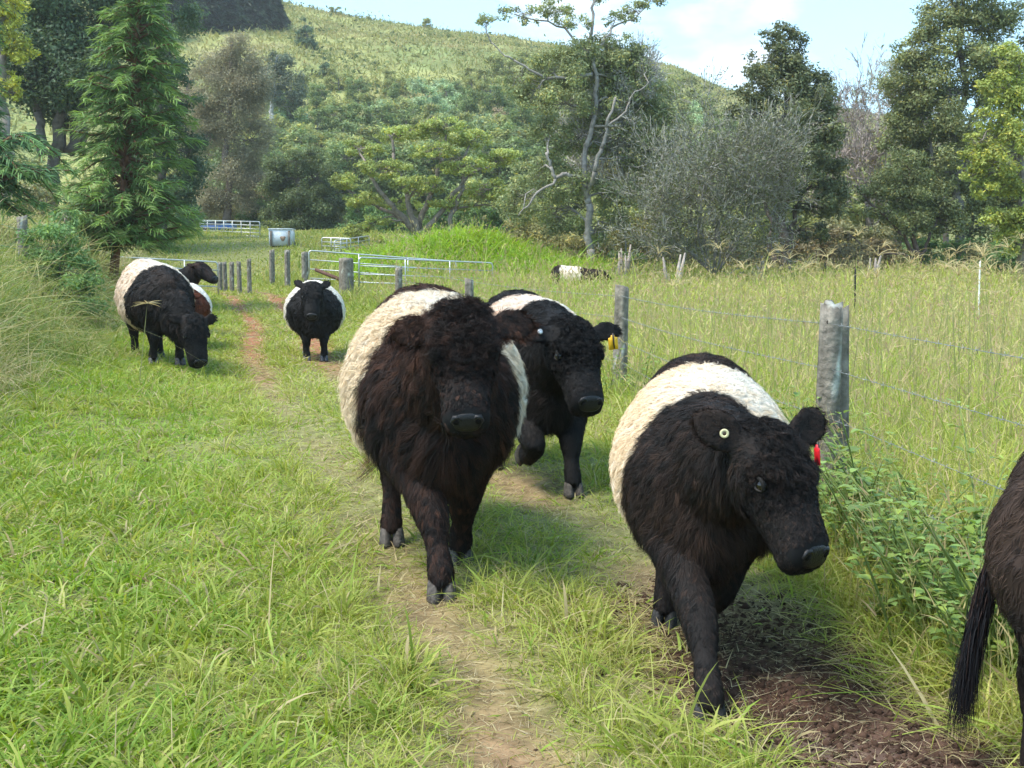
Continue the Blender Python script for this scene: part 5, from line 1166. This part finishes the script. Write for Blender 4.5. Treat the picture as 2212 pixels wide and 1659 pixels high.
gate('metal_gate', 'closed pale tube gate behind the grazing cow', gtop(250, 555, 33.5, 1.0), gtop(470, 566, 34.5, 1.0), 1.0, 3, 2)
# stock yards far behind
def yard_panel(label, pa, pb, rails, h, Y0, Y1, uprights=4):
    return gate('yard_panel', label, gp(pa[0], pa[1], Y0), gp(pb[0], pb[1], Y1), h, rails, uprights, .030, (.48, .49, .47))
yard_panel('white rail yard panel in front of the parked blue vehicle', (438, 506), (566, 512), 3, .78, None, None, 6)
yard_panel('low white yard panel right of the water tank, left half', (698, 541), (760, 543), 2, .55, None, None, 2)
yard_panel('low white yard panel right of the water tank, right half', (725, 548), (800, 536), 2, .55, None, None, 2)
# white tank with a rust stain
tk = empty('water_tank', gp(613, 532)); tag(tk, 'white box tank with a rusty patch beside the yards', 'tank')
mb = MB(); mb.box((0, 0, .38), (1.05, .8, .74), col=(.62, .66, .68)); obj('tank_body', mb.mesh('tank_body', M_PAINT, False), tk)
mb = MB(); mb.box((0, 0, .775), (1.11, .86, .05), col=(.68, .71, .72)); obj('lid', mb.mesh('lid', M_PAINT, False), tk)
mb = MB(); P = []
for h_ in (0, .012): P.append(np.array([(.12 + .11 * math.cos(t) * (1 + .4 * math.sin(3 * t)), -.403 - h_, .32 + .16 * math.sin(t) * (1 + .3 * math.cos(2 * t))) for t in np.linspace(0, 6.28, 15)[:-1]]))
mb.rings(P, col=(.34, .24, .17)); obj('rust_patch', mb.mesh('rust_patch', M_WOOD, False), tk)
for x in (-.42, .42):
    mb = MB(); mb.box((x, -.44, .30), (.09, .06, .78), col=(.2, .17, .14)); obj('stay_post', mb.mesh('stay_post', M_WOOD, False), tk)
# parked utility vehicle behind the panel
ut = empty('parked_truck', gp(478, 503)); ut.scale = (.62, .62, .62); tag(ut, 'blue vehicle with a white roof parked behind the stock yards', 'truck')
def part(name, boxes, col, mat=M_PAINT):
    mb = MB()
    for c, s in boxes: mb.box(c, s, col=col)
    o = obj(name, mb.mesh(name, mat, False), ut); bv = o.modifiers.new('b', 'BEVEL'); bv.width = .04; bv.segments = 2; return o
part('body', [((0, 0, .42), (3.2, 1.6, .42))], (.03, .10, .30)); part('cab', [((-.5, 0, .82), (1.5, 1.45, .40))], (.02, .03, .05)); part('roof', [((-.4, 0, 1.06), (2.0, 1.5, .08))], (.75, .78, .8)); part('tray', [((1.0, 0, .72), (1.2, 1.6, .16))], (.10, .25, .45))
for x in (-1.0, 1.0):
    for y in (-.82, .82):
        mb = MB(); mb.tube([(x, y - .1, .2), (x, y + .1, .2)], .30, 16, (.02, .02, .02)); w = obj('wheel', mb.mesh('wheel', M_PLASTIC), ut)
# thin white electric-fence stake in the paddock, and a dark one
o = obj('white_stake', post_mesh(1.5, .017, 91), None, tuple(gp(2113, 632, 22))); o.data.materials[0] = M_PAINT
o.data.attributes['Col'].data.foreach_set('color', np.tile(np.array((.78, .76, .70, 1), np.float32), len(o.data.vertices))); tag(o, 'thin white stake standing in the paddock grass', 'stake')
o = obj('dark_stake', post_mesh(1.3, .02, 92), None, tuple(gp(1846, 618, 25))); tag(o, 'thin dark stake in the paddock among the seed heads', 'stake')
o.data.attributes['Col'].data.foreach_set('color', np.tile(np.array((.03, .028, .03, 1), np.float32), len(o.data.vertices)))
# pale dead stumps under the trees
def stump(px, py, Y, h, label):
    mb = MB(); root_p = gpt(px, 0, Y)
    for k in range(5):
        a = rngF.random() * 6.28; q = np.array((math.cos(a) * .1, math.sin(a) * .1, 0)); top = q * rngF.uniform(.5, 3.5) + np.array((rngF.normal(0, .18), 0, h * rngF.uniform(.5, 1.0)))
        mb.tube([q - np.array((0, 0, .3)), q * .7 + top * .5, top], [.11, .07, .025], 7, np.array((.34, .29, .25)) * rngF.uniform(.7, 1.2))
    return tag(obj('dead_stump', mb.mesh('dead_stump', M_BARK), None, tuple(root_p)), label, 'stump')
stump(1452, 560, 36, 1.35, 'splintered pale stump below the grey bush'); stump(1645, 560, 38, 1.3, 'broken grey stump left of the lone evergreen trunk'); stump(1880, 560, 40, 1.2, 'jagged dead stump right of the evergreen'); stump(1345, 560, 39, 1.4, 'thin pale stump right of the gum trunk')

# ------------------------------------------------------------------ leafy weeds by the fence, green shrub on the bank
def weed_kind(label, h, nst, seed, col):
    rg = np.random.default_rng(seed); root = empty('leafy_weed', (0, 0, 0)); tag(root, label, 'weed'); mb = MB(); LV, LF, LC, n0 = [], [], [], 0
    for s in range(nst):
        a = rg.random() * 6.28; d = unit(np.array((math.cos(a) * .38, math.sin(a) * .38, 1.0))); hh = h * rg.uniform(.6, 1.1); m = 9; t = np.linspace(0, 1, m)
        pts = np.outer(t * hh, d) + np.outer(t ** 2, np.array((math.cos(a), math.sin(a), -.3))) * hh * .18 + np.array((rg.normal(0, .05), rg.normal(0, .05), 0)); pts[0, 2] -= .05
        mb.tube(pts, np.linspace(.006, .0025, m), 5, (.25, .32, .10))
        for i in range(2, m):
            for k in range(3):
                az = rg.random() * 6.28; o_ = unit(np.array((math.cos(az), math.sin(az), rg.uniform(.0, .55)))); L = rg.uniform(.035, .085) * (1.15 - .4 * t[i]); base = pts[i] + o_ * .02
                sd = unit(np.cross(o_, (0, 0, 1.0))); nrm_ = np.cross(sd, o_); w = L * .30; V = []
                for q, wq, dz in ((0, .06, 0), (.28, .85, .02), (.55, 1.0, 0), (.8, .6, -.05), (1, .03, -.14)):
                    c = base + o_ * L * q + np.array((0, 0, dz * L)); V += [c - sd * w * wq + nrm_ * w * wq * .25, c, c + sd * w * wq + nrm_ * w * wq * .25]
                F = [(3 * r_ + c_, 3 * r_ + c_ + 1, 3 * r_ + c_ + 4, 3 * r_ + c_ + 3) for r_ in range(4) for c_ in range(2)]
                LV.append(np.array(V)); LF.append(np.array(F) + n0); n0 += 15; LC.append(np.repeat(np.array(col)[None] * rg.uniform(.7, 1.35) * (np.array((1.25, 1.1, .8)) if rg.random() < .25 else 1), 15, 0))
    obj('stem', mb.mesh('weed_stem', M_GRASS), root); obj('foliage', new_mesh('weed_foliage', np.concatenate(LV), [np.concatenate(LF)], M_LEAF, np.concatenate(LC), True), root)
    return root
WK = [weed_kind('broad-leaved green weed growing along the fence on the right', .62, 6, 1, (.18, .27, .06)), weed_kind('broad-leaved green weed growing along the fence on the right', .45, 7, 2, (.15, .24, .05)), weed_kind('broad-leaved green weed growing along the fence on the right', .80, 5, 3, (.20, .29, .075))]
WG = 'broad-leaved weeds along the fence'
wspots = [(1780, 985, 5.7), (1835, 1010, 5.4), (1900, 930, 5.6), (2080, 930, 4.8), (2150, 900, 4.8), (2180, 1180, 3.5), (2120, 1200, 3.6), (1905, 1000, 5.2), (1960, 960, 5.0), (2010, 1020, 4.6), (2060, 1000, 4.4), (2110, 960, 4.3), (1930, 1080, 4.7), (2000, 1100, 4.4), (2060, 1120, 4.1), (2120, 1080, 4.0), (2170, 1060, 4.0), (1880, 1060, 5.0), (1760, 890, 6.3), (1810, 900, 6.0), (1790, 960, 5.9), (2160, 1140, 3.8), (1970, 1160, 4.2), (2040, 1180, 3.9), (2200, 980, 4.4), (1850, 950, 5.6), (1325, 880, 12), (1375, 870, 11.8), (2090, 1040, 4.6), (1990, 930, 5.4), (2190, 1120, 3.7), (2230, 1040, 4.1)]
for i, (px, py, Y) in enumerate(wspots):
    x = max((px - 1106) / FPX * Y, float(lx(FENCE, Y)) - .40); g = np.array((x, Y, float(hz(x, Y)))); k = WK[i % 3]; s = rngF.uniform(.75, 1.15)
    if i < 3: k.location = g; k.rotation_euler = (0, 0, rngF.random() * 6.28); k['group'] = WG
    else: copy_thing(k, g, rngF.random() * 6.28, s)
tree('vine_shrub', 'dark green leafy shrub growing over the old fence on the left bank', 120, 19.5, [(110, 520, 60, 50, 0), (150, 570, 60, 50, 0), (170, 640, 60, 50, -.3), (80, 590, 50, 60, .3), (190, 590, 40, 45, 0), (140, 480, 40, 30, .6)], [(125, 640, 0), (130, 560, 0)], .04, (.062, .105, .034), .11, (.2, .17, .14), .75, cat='shrub')
# ------------------------------------------------------------------ the herd
NH = 0.003 if 'nohair' in DEV else 0.3 if 'q' in DEV else 1.0
make_cow('small black and cream belted cow nearest the camera, with a round ear tag', .825, .735, 4.28, -8, dict(poll=(.19, .92, .985), yaw=42, pitch=58, roll=-4, size=.94),
         stand(fr=(.005, 1.14, 0), fl=dict(hoof=(-.01, .30, .03), knee=(.06, .48, .32)), hr=(-.17, -.02, 0), hl=(.10, -.60, 0)), nhair=int(210000 * NH), voxel=.017, seed=3, black=(.013, .0115, .011), brown=(.040, .023, .016), brown_amt=.32, width=.0017,
         tags=[('ring', 1, .11, .0, (.55, .50, .28)), ('edge', 0, .09, .02, (.75, .02, .03))], belt=(-.24, .31), hair=.85, conv_=.45, clump=20, jitter=.2, curl=.9, torso_dz=.045, cream=(.84, .64, .42), hoofcol=(.03, .03, .03), ears=[dict(out=1.0, up=.42, fwd=.35), dict(out=.72, up=.85, fwd=-.3, fn=.6, fa=.7)], earlen=.25, earw=1.45, wide=1.2)
make_cow('shaggy brownish black belted cow walking in front of the tagged bull', 1.04, -.395, 5.60, 8, dict(poll=(.055, .87, 1.09), yaw=0, pitch=60, roll=3, size=.89),
         stand(fr=(-.03, .86, 0), fl=(.10, .33, 0), hr=(-.20, -.12, 0), hl=(.12, -.62, 0)), nhair=int(220000 * NH), voxel=.018, seed=5, zoff=-.012, torso_dz=.045, black=(.014, .0115, .011), brown=(.062, .027, .016), brown_amt=.44, width=.0019, hair=1.15, clump=26,
         tail=dict(pts=[(0, -.76, 1.02), (-.04, -.88, .92), (-.08, -.92, .62), (-.17, -.90, .36)], len=.24, sag=(-.95, 0, -.15), n=900, conv=.35, col=(.05, .028, .02)), belt=(-.25, .33), curl=1.4, jitter=.24, hoofcol=(.085, .074, .064), ears=[dict(out=.85, up=-.05, fwd=-.1), dict(out=.8, up=-.22, fwd=.1, fa=.5)], earlen=.22, earw=1.35, nsz=.80, wide=1.05)
make_cow('black belted bull with a yellow tag hanging from its ear, one foreleg lifted', 1.02, .13, 7.65, 11, dict(poll=(.03, .93, 1.0), yaw=10, pitch=56, roll=-5, size=.98),
         stand(fl=(.10, .78, 0), fr=dict(hoof=(-.12, .40, .16), knee=(-.13, .74, .29), fet=(-.12, .50, .20), tip=60), hr=(-.20, -.30, 0), hl=(.14, -.6, 0)), nhair=int(130000 * NH), voxel=.02, seed=8, zoff=-.012, black=(.011, .0105, .0105), brown=(.024, .017, .014), brown_amt=.2, width=.0024, hair=.75, clump=20, curl=1.3,
         tags=[('button', 1, .10, .0, (.75, .75, .75)), ('flag', 0, .125, .0, (.85, .46, .02))], belt=(-.27, .28), hump=.07, cream=(.80, .56, .40), cat='bull', name='bull', hoofcol=(.068, .059, .050), ears=[dict(out=1, up=.12, fwd=.05), dict(out=1, up=.02, fwd=-.1)], earlen=.23)
make_cow('round black and white belted cow standing head-on at the far end of the track', 1.0, -3.08, 17.6, 10, dict(poll=(-.03, .82, 1.11), yaw=-3, pitch=60, size=1.0),
         stand(fl=(.13, .55, 0), fr=(-.13, .52, 0)), nhair=int(26000 * NH), voxel=.026, seed=11, width=.008, hair=.8, belt=(-.42, .24), cream=(.86, .78, .68), cream_side=-.3, fat=1.12, nseg=3, ears=[dict(out=.8, up=.55, fwd=0), dict(out=.7, up=.7, fwd=0)], black=(.010, .010, .010), brown=(.02, .016, .014), curl=.4)
make_cow('black and cream belted cow grazing with its head down beside the left bank', 1.16, -4.92, 15.6, 30, dict(poll=(.16, 1.02, .52), yaw=12, pitch=72, size=1.0),
         stand(fr=(-.14, .42, 0), fl=(.12, .60, 0), hr=(-.16, -.45, 0)), nhair=int(40000 * NH), voxel=.024, seed=13, width=.007, hair=.75, belt=(-.72, .20), cream=(.80, .62, .46), fat=1.0, nseg=3, neck_up=-.22, black=(.012, .0115, .011), brown=(.03, .019, .014), brown_amt=.3, curl=.5, ears=[dict(out=.9, up=.25, fwd=0), dict(out=.85, up=.35, fwd=0)])
make_cow('young black and white belted cow in profile behind the grazing cow, looking along the track', .95, -6.72, 21.6, 72, dict(poll=(-.02, .92, 1.20), yaw=-8, pitch=33, size=.98),
         stand(), nhair=int(14000 * NH), voxel=.028, seed=17, width=.009, hair=.6, belt=(-.6, .12), cream=(.86, .8, .7), nseg=3, black=(.012, .011, .011), curl=.2, neck_up=.10, nk=.95, ears=[dict(up=.5), dict(up=.5)])
make_cow('red brown and white belted cow mostly hidden behind the grazing cow', .86, -5.40, 18.8, 14, dict(poll=(0, .85, 1.0), yaw=-10, pitch=60), stand(), nhair=int(16000 * NH), voxel=.028, seed=19, width=.009, hair=.7,
         belt=(-.45, .22), black=(.06, .018, .008), brown=(.13, .035, .014), brown_amt=.6, cream=(.86, .8, .72), nseg=3, fat=1.08, curl=.3)
make_cow('brown black cow leaving at the right edge, showing its rump and long tail', .825, 1.61, 2.38, 15, dict(poll=(0, .9, 1.0), yaw=5, pitch=50), stand(hl=(.12, -.50, 0), hr=(-.15, -.56, 0)), nhair=int(70000 * NH), voxel=.02, seed=23, width=.0024, hair=.5,
         belt=(-.05, .18), black=(.014, .011, .010), brown=(.048, .030, .022), brown_amt=.5, tail=dict(pts=[(0, -.77, 1.0), (-.02, -.85, .93), (-.07, -.88, .80), (-.13, -.88, .64), (-.17, -.87, .50)], len=.25, sag=(.0, .05, -1), n=4200, conv=.36, col=(.008, .008, .010)), curl=.1, conv_=.45)
make_cow('cream belted black cow resting in the long paddock grass under the big gum tree', .95, (1240 - 1106) / FPX * 37.0, 37.0, 80, dict(poll=(0, .95, .95), yaw=15, pitch=40), stand(fl=(.15, .4, .42), fr=(-.15, .45, .42), hl=(.15, -.5, .42), hr=(-.15, -.45, .42)), nhair=int(9000 * NH), voxel=.03, seed=29, width=.014, hair=.6,
         belt=(-.45, .2), cream=(.85, .7, .55), nseg=3, curl=.2, zoff=-.30)
# ------------------------------------------------------------------ thin summer haze over the valley
mb = MB(); mb.box((0, 345, 58), (1900, 760, 164))
hzo = obj('haze', mb.mesh('haze', None, False, False)); tag(hzo, kind='stuff', label='thin pale haze in the air over the valley', cat='haze')
m, nt, out = mat_new('haze air'); pv = nt.nodes.new('ShaderNodeVolumePrincipled')
pv.inputs['Color'].default_value = (.97, .98, .96, 1); pv.inputs['Density'].default_value = 0.00045; pv.inputs['Anisotropy'].default_value = .2
nt.links.new(pv.outputs[0], out.inputs['Volume']); hzo.data.materials.append(m)
